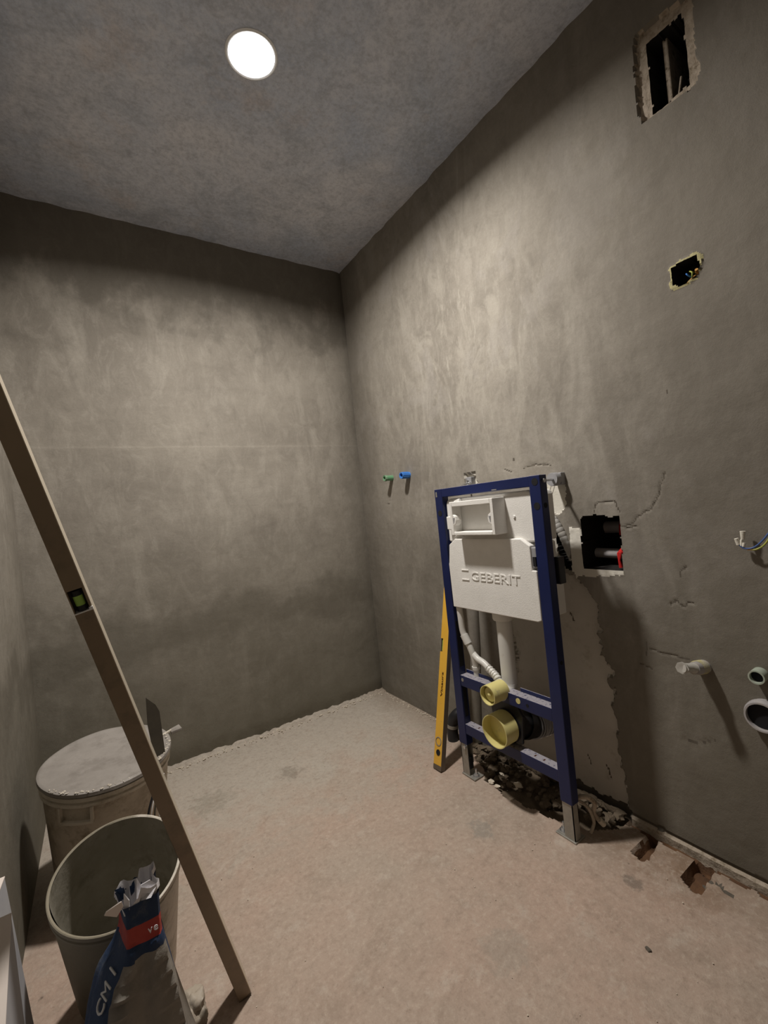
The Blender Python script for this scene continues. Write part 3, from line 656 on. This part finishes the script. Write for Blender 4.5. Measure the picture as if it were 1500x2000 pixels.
MB().tube(smoothpts([(W+.01, -1.955, .985), (1.36, -1.93, .944), (1.358, -1.908, .909), (1.357, -1.892, .897), (1.357, -1.88, .8955)]), .0022, 10).build('yellow_green_wire', M['wire_y'], t, smooth=60)
MB().tube([(1.357, -1.884, .896), (1.356, -1.873, .896)], .0022, 10).build('bare_end', M['copper'], t)
MB().tube([(1.355, -1.862, .905), (1.356, -1.8625, .918), (1.358, -1.866, .926)], .003, 12).tube([(1.358, -1.8655, .922), (1.358, -1.8665, .942)], .0058, 12, radii=[.0045, .0062]).tube([(1.354, -1.853, .924), (1.356, -1.856, .908)], .0048, 12).tube([(1.355, -1.866, .903), (1.356, -1.868, .913)], .0035, 10).each('connector', M['gypsum'], t, smooth=50)
t = thing('junction_box_wires', 'coloured wire ends inside the small mesh-edged hole high in the right wall', 'wires', (W, -1.80, 1.625))
MB().tube(smoothpts([(W+.05, -1.80, 1.64), (W+.01, -1.797, 1.638), (W-.002, -1.806, 1.628), (W+.006, -1.803, 1.617), (W+.05, -1.80, 1.615)]), .0018, 8).build('yellow_wire', M['wire_y'], t)
MB().tube(smoothpts([(W+.05, -1.79, 1.63), (W+.004, -1.791, 1.633), (W+.0, -1.796, 1.625), (W+.02, -1.80, 1.62)]), .0018, 8).build('blue_wire', M['pblue'], t)
MB().tube(smoothpts([(W+.05, -1.81, 1.625), (W+.01, -1.812, 1.622), (W+.006, -1.795, 1.613), (W+.02, -1.785, 1.614)]), .0018, 8).tube([(W+.01, -1.812, 1.636), (W+.03, -1.808, 1.626)], .004, 8).each('orange_wire', M['copper'], t)
# shaft contents
t = thing('shaft_pipe', 'grey horizontal pipe with a red valve, low inside the square wall hole', 'pipe', (W+.10, -1.48, .855), 'pipes in the wall shaft')
MB().tube([(W+.085, -1.38, .862), (W+.085, -1.62, .858)], .017, 20).build('pipe', M['pipe_g'], t, smooth=50)
MB().tube([(W+.05, -1.528, .880), (W+.02, -1.526, .868), (W+.018, -1.524, .850), (W+.022, -1.526, .826)], .007, 14, radii=[.012, .009, .004, .007]).build('valve_handle', M['red_v'], t, smooth=50)
MB().tube([(W+.085, -1.512, .859), (W+.085, -1.53, .8585)], .021, 8).build('nut', M['steel'], t)
t = thing('shaft_pipe', 'upper grey pipe with a dark red valve, deep inside the square wall hole', 'pipe', (W+.14, -1.48, .945), 'pipes in the wall shaft')
MB().tube([(W+.15, -1.36, .945), (W+.15, -1.66, .945)], .022, 20).build('pipe', M['pipe_g'], t, smooth=50)
MB().tube([(W+.12, -1.49, .97), (W+.11, -1.492, .95), (W+.11, -1.488, .92)], .008, 12, radii=[.007, .009, .007]).build('valve_handle', M['red_v'], t, smooth=50)
# corrugated tube in the chase
p = smoothpts([(W+.012, -1.265, 1.03), (W-.004, -1.29, 1.012), (W-.008, -1.318, .985), (W-.004, -1.338, .945), (W+.004, -1.352, .895), (W+.02, -1.359, .845)], 12)
o = MB().tube(p, .012, 18, radii=[.0145 if i % 4 else .0132 for i in range(len(p))]).build('corrugated_conduit', M['conduit'], None, smooth=30)
tag(o, 'grey corrugated tube running down the chase left of the square wall hole', 'conduit')
# vertical plastered pipe behind the frame
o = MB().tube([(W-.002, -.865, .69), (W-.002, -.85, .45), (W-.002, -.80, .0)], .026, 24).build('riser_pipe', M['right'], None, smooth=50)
tag(o, 'vertical cement-smeared pipe on the wall behind the left post of the frame', 'pipe')
t = thing('waste_pipe_cap', 'black pipe elbow with a pale clamp on the floor, behind the yellow spirit level', 'pipe', (1.31, -.735, 0))
MB().tube(smoothpts([(1.30, -.72, -.01), (1.30, -.72, .05), (1.30, -.73, .09), (1.31, -.75, .12), (1.34, -.765, .135)]), .026, 22).build('elbow', M['black'], t, smooth=50)
MB().lathe([(.0275, 0), (.0275, .016), (.026, .016)], (1.30, -.722, .062), (0, -.2, 1), n=28).lathe([(.03, 0), (.03, .005), (.027, .005)], (1.318, -.755, .120), (.8, -.4, .5), n=28).each('clamp', M['galv'], t, smooth=40)
# vent hole divider
o = MB().box(W+.045, W+.17, -1.771, -1.784, 2.095, 2.30).build('duct_divider', M['rim'], None, bevel=.003)
tag(o, 'rough mortar divider standing upright inside the vent hole near the ceiling', 'duct divider')
o = MB().tube([(W+.03, -1.80, 2.092), (W+.045, -1.808, 2.165)], .003, 6).build('wood_splinter', M['rim'], None)
tag(o, 'thin pale splinter standing at the bottom of the ceiling-height vent hole', 'splinter')

# ------------------------------------------------------------------ yellow spirit level
t = thing('spirit_level', 'yellow box spirit level leaning on the wall beside the blue frame', 'spirit level', (1.095, -.854, 0))
A = Vector((1.087, -.831, .003)); B = Vector((1.353, -.760, .95)); ax = (B-A).normalized()
wv = Vector((.0022, -1, 0)); wv = (wv-ax*wv.dot(ax)).normalized(); dv = ax.cross(wv).normalized()
if dv.x < 0: dv = -dv
LV = (B-A).length; wid, dep = .046, .022
def lv(l, w_, d_): return A+ax*l+wv*w_+dv*d_
def lbeam(m_, l0, l1, w0, w1, d0, d1): return m_.beam(lv(l0, w0, d0), lv(l1, w0, d0), wv*(w1-w0), dv*(d1-d0))
m_ = MB(); v0 = .492; vh = .028
lbeam(m_, .018, v0-vh, 0, wid, 0, dep); lbeam(m_, v0-vh, v0+vh, .014, wid, 0, dep); lbeam(m_, v0+vh, LV-.018, 0, wid, 0, dep)
lev = m_.build('body', M['level_y'], t)
m_ = MB(); lbeam(m_, .018, LV-.018, wid, wid+.0012, .0, dep); m_.build('dark_edge', M['level_dark'], lev)  # dark brown strip along the right side of the level
m_ = MB(); lbeam(m_, 0, .018, -.0005, wid+.0015, -.0005, dep+.0005); lbeam(m_, LV-.018, LV, -.0005, wid+.0015, -.0005, dep+.0005); lbeam(m_, .018, LV-.018, -.0006, 0, .004, dep); m_.build('end_cap', M['level_dark'], t)
lbeam(MB(), 0, 1, 0, 1, 0, 1)
m_ = MB(); m_.beam(lv(.019, .001, -.0006), lv(.035, .001, -.0006), wv*.044, dv*.0005); m_.build('end_label', M['level_y'], t)
MB().lathe([(.0145, -.001), (.0145, .002), (0, .002)], lv(.108, .023, -.0006), dv, n=32).lathe([(.0175, .0), (.0175, -.002), (.0145, -.002), (.0145, 0)], lv(.108, .023, 0), dv, n=32, closed=True).build('vial_window', M['galv'], t, smooth=35)
MB().lathe([(.0075, -.0012), (.0, -.0012)], lv(.066, .025, 0), dv, n=24).lathe([(.0115, .0), (.0115, -.0018), (.0075, -.0018), (.0075, 0)], lv(.066, .025, 0), dv, n=28, closed=True).build('hang_hole', M['darkhole'], t, smooth=35)
m_ = MB(); m_.tube([lv(v0-.024, .008, dep/2), lv(v0+.024, .008, dep/2)], .006, 14); m_.build('vial', M['vial'], t, smooth=50)
text_mesh('Vinaurz', .011, .098, lv(.285, .030, -.0012), ax, -wv, .001, 'lettering', M['ink'], lev)

# ------------------------------------------------------------------ long straightedge level
t = thing('long_straightedge', 'very long tan aluminium levelling bar with a green vial, leaning across the white buckets', 'levelling bar', (.205, -1.215, 0))
Bt = Vector((.212, -1.222, .004)); Tp = Vector((-.234, -1.530, 1.93)); ax = (Tp-Bt).normalized(); LB = (Tp-Bt).length
CAM = Vector((0, -2.3043, 1.0875))
fw, fd = .027, .045
nn = Vector((-.05, -1, .0)); nn = (nn-ax*nn.dot(ax)).normalized()      # broad face turned to the doorway
wv = ax.cross(nn).normalized()
if wv.x < 0: wv = -wv
def sv(l, w_, d_): return Bt+ax*l+wv*(w_-fw)+nn*d_
def sbeam(m_, l0, l1, w0, w1, d0, d1): return m_.beam(sv(l0, w0, d0), sv(l1, w0, d0), wv*(w1-w0), nn*(d1-d0))
vl = 1.022; hh = .021
m_ = MB()
sbeam(m_, .002, vl-hh, 0, fw, -fd, 0); sbeam(m_, vl+hh, LB, 0, fw, -fd, 0)
sbeam(m_, vl-hh, vl+hh, 0, .002, -fd, 0); sbeam(m_, vl-hh, vl+hh, fw-.003, fw, -fd, 0); sbeam(m_, vl-hh, vl+hh, .002, fw-.003, -fd, -.02)
bar = m_.build('bar', M['alu'], t, bevel=.0008)
m_ = MB(); sbeam(m_, .0, .003, -.0005, fw+.0005, -fd-.0005, .0005); m_.build('end_cap', M['level_dark'], t)
m_ = MB(); sbeam(m_, .01, LB, fw, fw+.0012, -fd, -.001); m_.build('bright_edge', M['alu_edge'], bar)
m_ = MB(); sbeam(m_, vl-hh, vl+hh, .002, fw-.003, -.0195, -.018); m_.build('vial_recess', M['level_dark'], t)
m_ = MB(); m_.tube([sv(vl, .004, -.006), sv(vl, fw-.004, -.006)][:2], .001, 6); 
vv = MB(); vv.tube([sv(vl-.009, fw*.5, -.008), sv(vl+.009, fw*.5, -.008)], .0075, 20); vv.build('vial', M['vial'], t, smooth=40)
vv = MB(); vv.tube([sv(vl-.018, fw*.5, -.008), sv(vl-.009, fw*.5, -.008)], .0078, 20); vv.tube([sv(vl+.009, fw*.5, -.008), sv(vl+.018, fw*.5, -.008)], .0078, 20); vv.build('vial_cap', M['black'], t, smooth=40)
m_ = MB(); sbeam(m_, vl-hh-.001, vl-hh+.001, 0, fw, -fd, .0006); sbeam(m_, vl-hh-.001, vl-hh+.005, fw-.004, fw+.0015, -.004, .0012); m_.build('vial_frame', M['trimw'], t)

# ------------------------------------------------------------------ buckets
RC = Vector((-.0376, -.570, .0164)); RZ = .386; RR = .180; RAX = Vector((.0444, -.1005, .9939))
t = thing('mortar_tub', 'dirty white round tub with a dusty lid, behind the open bucket at the left', 'bucket', RC, 'mortar buckets')
t.rotation_mode = 'QUATERNION'; t.rotation_quaternion = Vector((0, 0, 1)).rotation_difference(RAX)
MB().lathe([(0, .0), (.140, .0), (.146, .008), (.168, RZ-.075), (.170, RZ-.035), (.165, RZ-.034), (.140, .012), (0, .012)], RC, n=72).build('tub_body', M['bucket_rear'], t, smooth=35)
MB().lathe([(.168, RZ-.048), (.176, RZ-.044), (.176, RZ-.036), (.1705, RZ-.034), (.1705, RZ-.030), (.177, RZ-.027), (.177, RZ-.016), (.166, RZ-.014)], RC, n=72).build('tub_rim', M['rimw'], t, smooth=35)
lp = [(0, RZ-.006), (.155, RZ-.004), (.164, RZ-.002), (.169, RZ+.001), (.175, RZ+.0015), (RR, RZ-.001), (RR+.001, RZ-.010), (.176, RZ-.012)]
lidb = MB().lathe(lp, RC, n=72); 
lidb.v = [(x, y, z+N(x*12, y*12, 3)*.002) for x, y, z in lidb.v]
lid = lidb.build('lid', M['lid'], t, smooth=50)
cr = MB()
for k in range(70):
    a_ = random.uniform(-2.6, .2); r_ = RR-random.uniform(.001, .012); p = RC+Vector((math.cos(a_)*r_, math.sin(a_)*r_, RZ+.002)); s_ = random.uniform(.0015, .004)
    cr.lathe([(0, -s_*.4), (s_, 0), (s_*.6, s_*.5), (0, s_*.7)], p, n=6)
o = cr.build('mortar_crust', M['rimw'], lid); o['kind'] = 'stuff'
# moulded grip on the front-left of the tub
a0 = -2.18
g = MB()
def ring(a_, r_, z): return RC+Vector((math.cos(a_)*r_, math.sin(a_)*r_, z))
for (aa, ab, za, zb) in ((a0-.17, a0+.36, RZ-.092, RZ-.085), (a0+.32, a0+.36, RZ-.092, RZ-.045), (a0-.17, a0-.14, RZ-.092, RZ-.045)):
    for k in range(8):
        b0, b1 = aa+(ab-aa)*k/8, aa+(ab-aa)*(k+1)/8
        g.hexa([ring(b0, .165, za), ring(b1, .165, za), ring(b1, .178, za), ring(b0, .178, za)], [ring(b0, .165, zb), ring(b1, .165, zb), ring(b1, .178, zb), ring(b0, .178, zb)])
g.build('moulded_grip', M['rimw'], t)
# bail handle wires hanging at the right front side
QI = Vector((0, 0, 1)).rotation_difference(RAX).inverted().to_matrix()
for i, (sh, mt, r_) in enumerate(((0, 'black', .0035), (.009, 'trimw', .0016), (.018, 'dark_steel', .0025), (.030, 'trimw', .0016), (.038, 'dark_steel', .0016), (.046, 'trimw', .0013))):
    p = smoothpts([(.112+sh*.15, -.745, .345), (.092+sh*.45, -.770, .325), (.073+sh*.8, -.785, .29), (.062+sh, -.788, .25), (.060+sh*1.1, -.780, .20)])
    p = [RC+QI@(v-RC) for v in p]
    MB().tube(p, r_, 10).build('bail_wire', M[mt], t, smooth=60)
# blade and knife on the tub
t = thing('filling_blade', 'dark upright metal blade standing on the tub lid behind the tan bar', 'trowel blade', (.113, -.70, RZ))
MB().prism([(.100, RZ-.004), (.132, RZ-.002), (.128, .520), (.119, .545), (.094, .575), (.091, .49)], -.7015, -.6985, ax=1).build('blade', M['dark_steel'], t)
t = thing('putty_knife', 'small pale scraper lying across the right edge of the tub lid', 'putty knife', (.14, -.565, RZ+.006))
MB().beam((.128, -.590, RZ+.004), (.168, -.578, RZ+.010), (0, .012, 0), (0, 0, .006)).build('shank', M['rimw'], t, bevel=.001)
MB().hexa([(.165, -.590, RZ+.004), (.165, -.562, RZ+.004), (.196, -.550, RZ+.008), (.200, -.590, RZ+.008)][::-1], [(.165, -.590, RZ+.015), (.165, -.562, RZ+.015), (.196, -.550, RZ+.017), (.200, -.590, RZ+.017)][::-1]).build('grip', M['lid'], t, bevel=.002)

FC_ = Vector((-.0185, -1.009, .036)); FZ = .345; FAX = Vector((0, -.345, .9386))
t = thing('open_mortar_bucket', 'open white bucket crusted with grey cement inside, in front of the lidded tub', 'bucket', FC_, 'mortar buckets')
t.rotation_mode = 'QUATERNION'; t.rotation_quaternion = Vector((0, 0, 1)).rotation_difference(FAX)
n = 80
def bl(prof, m_, wob=0):
    q = MB().lathe(prof, FC_, n=n); 
    if wob: q.v = [(x+N(x*20, y*20, z*20)*wob, y+N(x*20+9, y*20, z*20)*wob, z+N(x*20, y*20+5, z*20)*wob) for x, y, z in q.v]
    return q
bl([(0, .0), (.101, .0), (.104, .006), (.1222, FZ-.035), (.1230, FZ-.010)], 0).build('bucket_wall', M['bucket_out'], t, smooth=35)
bl([(.122, FZ-.026), (.1265, FZ-.024), (.1265, FZ-.019), (.123, FZ-.018), (.123, FZ-.013), (.1270, FZ-.011), (.1270, FZ-.001), (.1250, FZ), (.1215, FZ-.002)], 0).build('bucket_rim', M['bucket_rim2'], t, smooth=35)
bl([(.1214, FZ-.002), (.1195, FZ-.02), (.115, FZ-.10), (.110, FZ-.2), (.103, .10), (.09, .085), (0, .08)], 0, .003).build('cement_crust', M['bucket_in'], t, smooth=60)

# ------------------------------------------------------------------ cement bag
t = thing('cement_bag', 'torn-open cement bag with blue and red print and a dusty grey pleated side', 'cement bag', (-.02, -1.36, 0))
lev_ = [  # z, xl, xr, yf(front), yb, colour class
    (0.00, -.135, .098, -1.42, -1.300), (.07, -.125, .090, -1.415, -1.295), (.14, -.108, .074, -1.41, -1.295), (.20, -.092, .064, -1.405, -1.297),
    (.26, -.078, .055, -1.40, -1.300), (.32, -.058, .048, -1.392, -1.302), (.350, -.034, .044, -1.385, -1.304), (.375, -.021, .0405, -1.38, -1.306),
    (.392, -.019, .0415, -1.378, -1.307), (.415, -.0175, .0415, -1.376, -1.31), (.428, -.019, .042, -1.375, -1.31), (.438, -.024, .0425, -1.374, -1.306)]
def bagring(z, xl, xr, yf, yb, k):
    P = []; nf = 14; ns = 8
    for i in range(nf):     # front, from left to right
        u = i/(nf-1); x = xl+(xr-xl)*(.0+u*1.0)
        pl = 0
        if z < .37: pl = -.016*math.exp(-((u-.58)/.045)**2)*min(1, (.39-z)*5) + .006*math.exp(-((u-.32)/.14)**2) + .005*math.exp(-((u-.82)/.1)**2)
        wr = .0042*math.sin(z*230+u*9+3*N(u*3, z*9, 1)) * (1 if .17 < z < .34 and (u < .5 or u > .66) else .15)
        # the front (gusset) covers only the right part; left quarter turns back
        back = max(0, .16-u)/.16
        P.append((x, yf+back*.055-pl+wr, z))
    for i in range(1, ns): P.append((xr+.004*math.sin(i), yf+(yb-yf)*i/ns, z))
    for i in range(nf): P.append((xr+(xl-xr)*i/(nf-1), yb+.004*math.sin(i*1.7+z*20), z))
    for i in range(1, ns):
        u = i/ns; P.append((xl-.002*math.sin(i), yb+(yf+.055-yb)*u, z))
    return P
zs = steps((0, .35, .0125), (.35, .438, .0044))
def lerp_lev(z):
    for a, b in zip(lev_, lev_[1:]):
        if a[0] <= z <= b[0]+1e-9:
            t_ = (z-a[0])/(b[0]-a[0]); return [a[k]+(b[k]-a[k])*t_ for k in range(5)]
    return lev_[-1]
rings = [bagring(*lerp_lev(z), i) for i, z in enumerate(zs)]
nb = len(rings[0]); V = [p for r_ in rings for p in r_]
V = [(x+N(x*18, y*18, z*9)*.004, y+N(x*18, y*18+7, z*9)*.005, z) for x, y, z in V]
def bagface(i, k):
    z = (zs[i]+zs[i+1])/2; u = k/13
    if z > .402: return 1
    if z > .374: return 2
    if z > .354 - (.006 if .1 < u < .35 else 0): return 1
    if .14 <= u < 1.02: return 0
    if 1.02 <= u < 1.5: return 0 if z < .30 else 1
    return 1
q = MB()
q.v = V
for i in range(len(zs)-1):
    for k in range(nb): q.f.append((i*nb+k, i*nb+(k+1) % nb, (i+1)*nb+(k+1) % nb, (i+1)*nb+k)); q.mi.append(bagface(i, k))
q.f.append(tuple(range(nb))[::-1]); q.mi.append(0)
bag = q.build('bag_paper', [M['bag_grey'], M['bag_blue'], M['bag_red']], t, smooth=60)
# torn mouth: white inner liner, folded lip
q = MB(); top = rings[-1]; inner = []
for j, (dz, sc) in enumerate(((0, .985), (.010, .96), (.004, .90), (-.02, .84), (-.06, .6))):
    cx_, cy_ = .010, -1.342
    inner += [(cx_+(x-cx_)*sc+N(x*60, y*60, j)*.004, cy_+(y-cy_)*sc, .438+dz+(N(x*50, y*50, 3)*.010+(.006 if x > .015 else -.010) if j < 3 else 0)) for x, y, z in top]
q.v = inner
for i in range(4):
    for k in range(nb): q.f.append((i*nb+k, i*nb+(k+1) % nb, (i+1)*nb+(k+1) % nb, (i+1)*nb+k)); q.mi.append(0)
q.build('liner', M['bag_white'], t, smooth=60)
q = MB()
def flap(pts, th=.0015):
    pts = [Vector(p) for p in pts]; nrm = (pts[1]-pts[0]).cross(pts[2]-pts[0]).normalized()*th
    k = len(pts); q.add(pts+[p+nrm for p in pts], [tuple(range(k))[::-1], tuple(range(k, 2*k))]+[(i, (i+1) % k, k+(i+1) % k, k+i) for i in range(k)])
flap([(-.023, -1.374, .432), (-.040, -1.382, .450), (-.037, -1.384, .456), (-.014, -1.380, .458), (-.012, -1.376, .446)])
q.build('folded_lip', M['card_edge'], t)
q = MB()
flap([(.008, -1.368, .436), (.012, -1.362, .474), (.017, -1.362, .458), (.032, -1.366, .462), (.042, -1.372, .452), (.030, -1.380, .440)])
flap([(-.012, -1.366, .434), (-.010, -1.366, .460), (-.003, -1.372, .448), (-.004, -1.374, .432)])
q.each('torn_paper', M['bag_white'], t)
# printed letters on the blue face, reading upwards
def bagpt(u, z):
    l = lerp_lev(z); P = bagring(*l, 0); i = u*13; a, b = Vector(P[int(i)]), Vector(P[int(i)+1]); return a.lerp(b, i-int(i))
a = bagpt(.01, .288); b = bagpt(.125, .288); c = bagpt(.01, .34)
rt = (b-a).normalized(); upv = (c-a).normalized(); upv = (upv-rt*upv.dot(rt)).normalized(); nr = rt.cross(upv).normalized()
text_mesh('CM 1', .023, .058, b-rt*.006+nr*.004, upv, -rt, .002, 'print_lettering', M['print_w'], bag)
for ch, x0 in (('v', .020), ('e', .029)):
    text_mesh(ch, .009, .007, (x0, -1.3845, .384), (1, 0, 0), (0, 0, 1), .001, 'print_letter', M['bag_white'], bag)

# crumpled film on the floor right of the bag
q = MB(); bm = bmesh.new(); bmesh.ops.create_icosphere(bm, subdivisions=4, radius=1)
for v in bm.verts:
    c = v.co; f = 1+.55*noise.noise(c*1.6)+.14*noise.noise(c*5); v.co = Vector((c.x*.028*f, c.y*.034*f, c.z*.030*f))
vs = [(.098+v.co.x, -1.195+v.co.y, .030+v.co.z) for v in bm.verts]; fs = [tuple(v.index for v in f.verts) for f in bm.faces]; bm.free()
o = MB().add(vs, fs).build('crumpled_film', M['film'], None, smooth=50, loc=(.098, -1.195, 0))
tag(o, 'crumpled milky plastic film on the floor between the cement bag and the bar', 'plastic film')

# ------------------------------------------------------------------ white sheets at the lower left
def leaning_sheet(label, pts, th, base):
    t = thing('foam_sheet', label, 'foam sheet', base, 'white foam sheets')
    a = MB().prism(pts, 0, 1, ax=0)
    n_ = len(pts)
    return t, n_
def sheet_obj(label, poly, x_low, x_top, zt, th, base):
    t = thing('foam_sheet', label, 'foam sheet', base)
    def X(z): return x_low+(x_top-x_low)*z/zt
    n_ = len(poly)
    f = [(X(z), y, z) for y, z in poly]; b = [(X(z)-th, y, z) for y, z in poly]
    MB().add(f+b, [tuple(range(n_)), tuple(range(n_, 2*n_))[::-1]]+[(i, (i+1) % n_, n_+(i+1) % n_, n_+i) for i in range(n_)]).build('panel', M['card'], t)
    e = MB(); (ya, za), (yb, zb) = poly[2], poly[3]
    e.hexa([(X(za)+.0008, ya, za), (X(zb)+.0008, yb, zb), (X(zb)-th-.0005, yb, zb), (X(za)-th-.0005, ya, za)], [(X(za)+.0008, ya, za+.0025), (X(zb)+.0008, yb, zb+.0025), (X(zb)-th-.0005, yb, zb+.0025), (X(za)-th-.0005, ya, za+.0025)])
    e.build('lit_top_edge', M['card_edge'], t)  # top edge of the sheet made paler: light on it is in the colour
    return t
sheet_obj('nearer white foam sheet with a pointed top corner, leaning at the lower left edge', [(-1.60, 0), (-1.402, 0), (-1.420, .545), (-1.60, .42)], -.146, -.150, .54, .012, (-.135, -1.5, 0))
sheet_obj('farther white foam sheet, taller, leaning against the left wall behind the pointed one', [(-1.50, 0), (-1.125, 0), (-1.125, .440), (-1.50, .49)], -.175, -.205, .46, .010, (-.19, -1.35, 0))

# ------------------------------------------------------------------ rubble
def rock(bm_, c, s_, seed):
    tmp = bmesh.new(); bmesh.ops.create_icosphere(tmp, subdivisions=2, radius=1)
    vs = []
    for v in tmp.verts:
        p = v.co; f = .8+.5*noise.noise(p*1.3+Vector((seed, 0, 0)))
        vs.append((c[0]+p.x*s_[0]*f, c[1]+p.y*s_[1]*f, c[2]+p.z*s_[2]*f))
    bm_.add(vs, [tuple(v.index for v in f.verts) for f in tmp.faces]); tmp.free()
q = MB(); rnd = random.Random(3)
for k in range(150):
    y = rnd.uniform(-1.46, -.80); xa = 1.20+.12*abs((y+1.14)/.34)**1.5; x = rnd.uniform(min(xa, 1.33), 1.36); s_ = rnd.uniform(.005, .02)
    rock(q, (x, y, -.004+s_*.3), (s_, s_*rnd.uniform(.7, 1.2), s_*.7), k)
for k in range(60):
    y = rnd.uniform(-1.46, -1.0); s_ = rnd.uniform(.012, .026); rock(q, (1.375, y, .0), (s_*.5, s_*1.2, s_*.8), k+300)
o = tag(q.build('mortar_rubble', M['rubble'], None, smooth=35), 'broken mortar rubble in the floor trench under the blue frame', 'rubble', kind='stuff')
q = MB()
for k in range(420):
    x = rnd.uniform(-.05, 1.36); s_ = rnd.uniform(.0015, .006); y = -.012-abs(rnd.gauss(0, .02)); rock(q, (x, y, .002+s_*.3), (s_, s_, s_*.7), k)
for k in range(110):
    y = rnd.uniform(-.75, -.02); s_ = rnd.uniform(.0015, .005); rock(q, (1.37-abs(rnd.gauss(0, .012)), y, .002), (s_, s_, s_*.7), k)
for k in range(110):
    x = rnd.uniform(.1, 1.3); y = rnd.uniform(-1.9, -.1); s_ = rnd.uniform(.0008, .0022); rock(q, (x, y, .001), (s_, s_, s_*.7), k)
tag(q.build('plaster_crumbs', M['chip'], None, smooth=35), 'small plaster crumbs scattered over the floor and along the wall foot', 'crumbs', kind='stuff')
t0 = None
for i, (x, y, s_, lab) in enumerate(((1.19, -1.055, .012, 'long pale plaster chip on the floor in front of the trench, below the lower rail'), (1.185, -1.09, .010, 'smaller pale plaster chip just right of the long chip below the lower rail'),
        (1.245, -1.14, .016, 'rounded pale stone in the trench under the middle of the blue frame'), (1.255, -1.05, .009, 'small white chip in the trench behind the left half of the lower rail'), (1.215, -1.385, .015, 'bright white lump beside the bolt of the right foot of the frame'))):
    q = MB(); rock(q, (x, y, s_*.45+.001), (s_, s_*1.5, s_*.6), 50+i); o = q.build('plaster_chip', M['chip'] if i < 4 else M['gypsum'], None, smooth=35, loc=(x, y, 0)); tag(o, lab, 'plaster chip', 'plaster chips by the frame')
# dark twig-like flecks on the floor
for x, y, l_, lab in ((.993, -1.726, .016, 'dark fleck of dirt on the open floor, lower right of the photo'), ):
    q = MB(); rock(q, (x, y, .003), (l_*.35, l_*.6, .003), 5); tag(q.build('dirt_fleck', M['crackfill'], None, smooth=35, loc=(x, y, 0)), lab, 'dirt')
# tangle of cream tube ends behind the right foot
t = thing('tube_offcut', 'crumpled cream tube offcut on the floor behind the right foot of the frame', 'tube offcut', (1.235, -1.45, 0))
MB().tube(smoothpts([(1.20, -1.415, .115), (1.215, -1.445, .125), (1.24, -1.455, .10), (1.245, -1.445, .06), (1.255, -1.46, .035)]), .007, 12).tube(smoothpts([(1.215, -1.41, .10), (1.225, -1.44, .085), (1.235, -1.45, .04), (1.22, -1.445, .008)]), .005, 10).build('tube', M['rim'], t, smooth=50)
MB().tube([(1.252, -1.458, .042), (1.262, -1.466, .026)], .009, 10).build('tube_end', M['chip'], t, smooth=50)
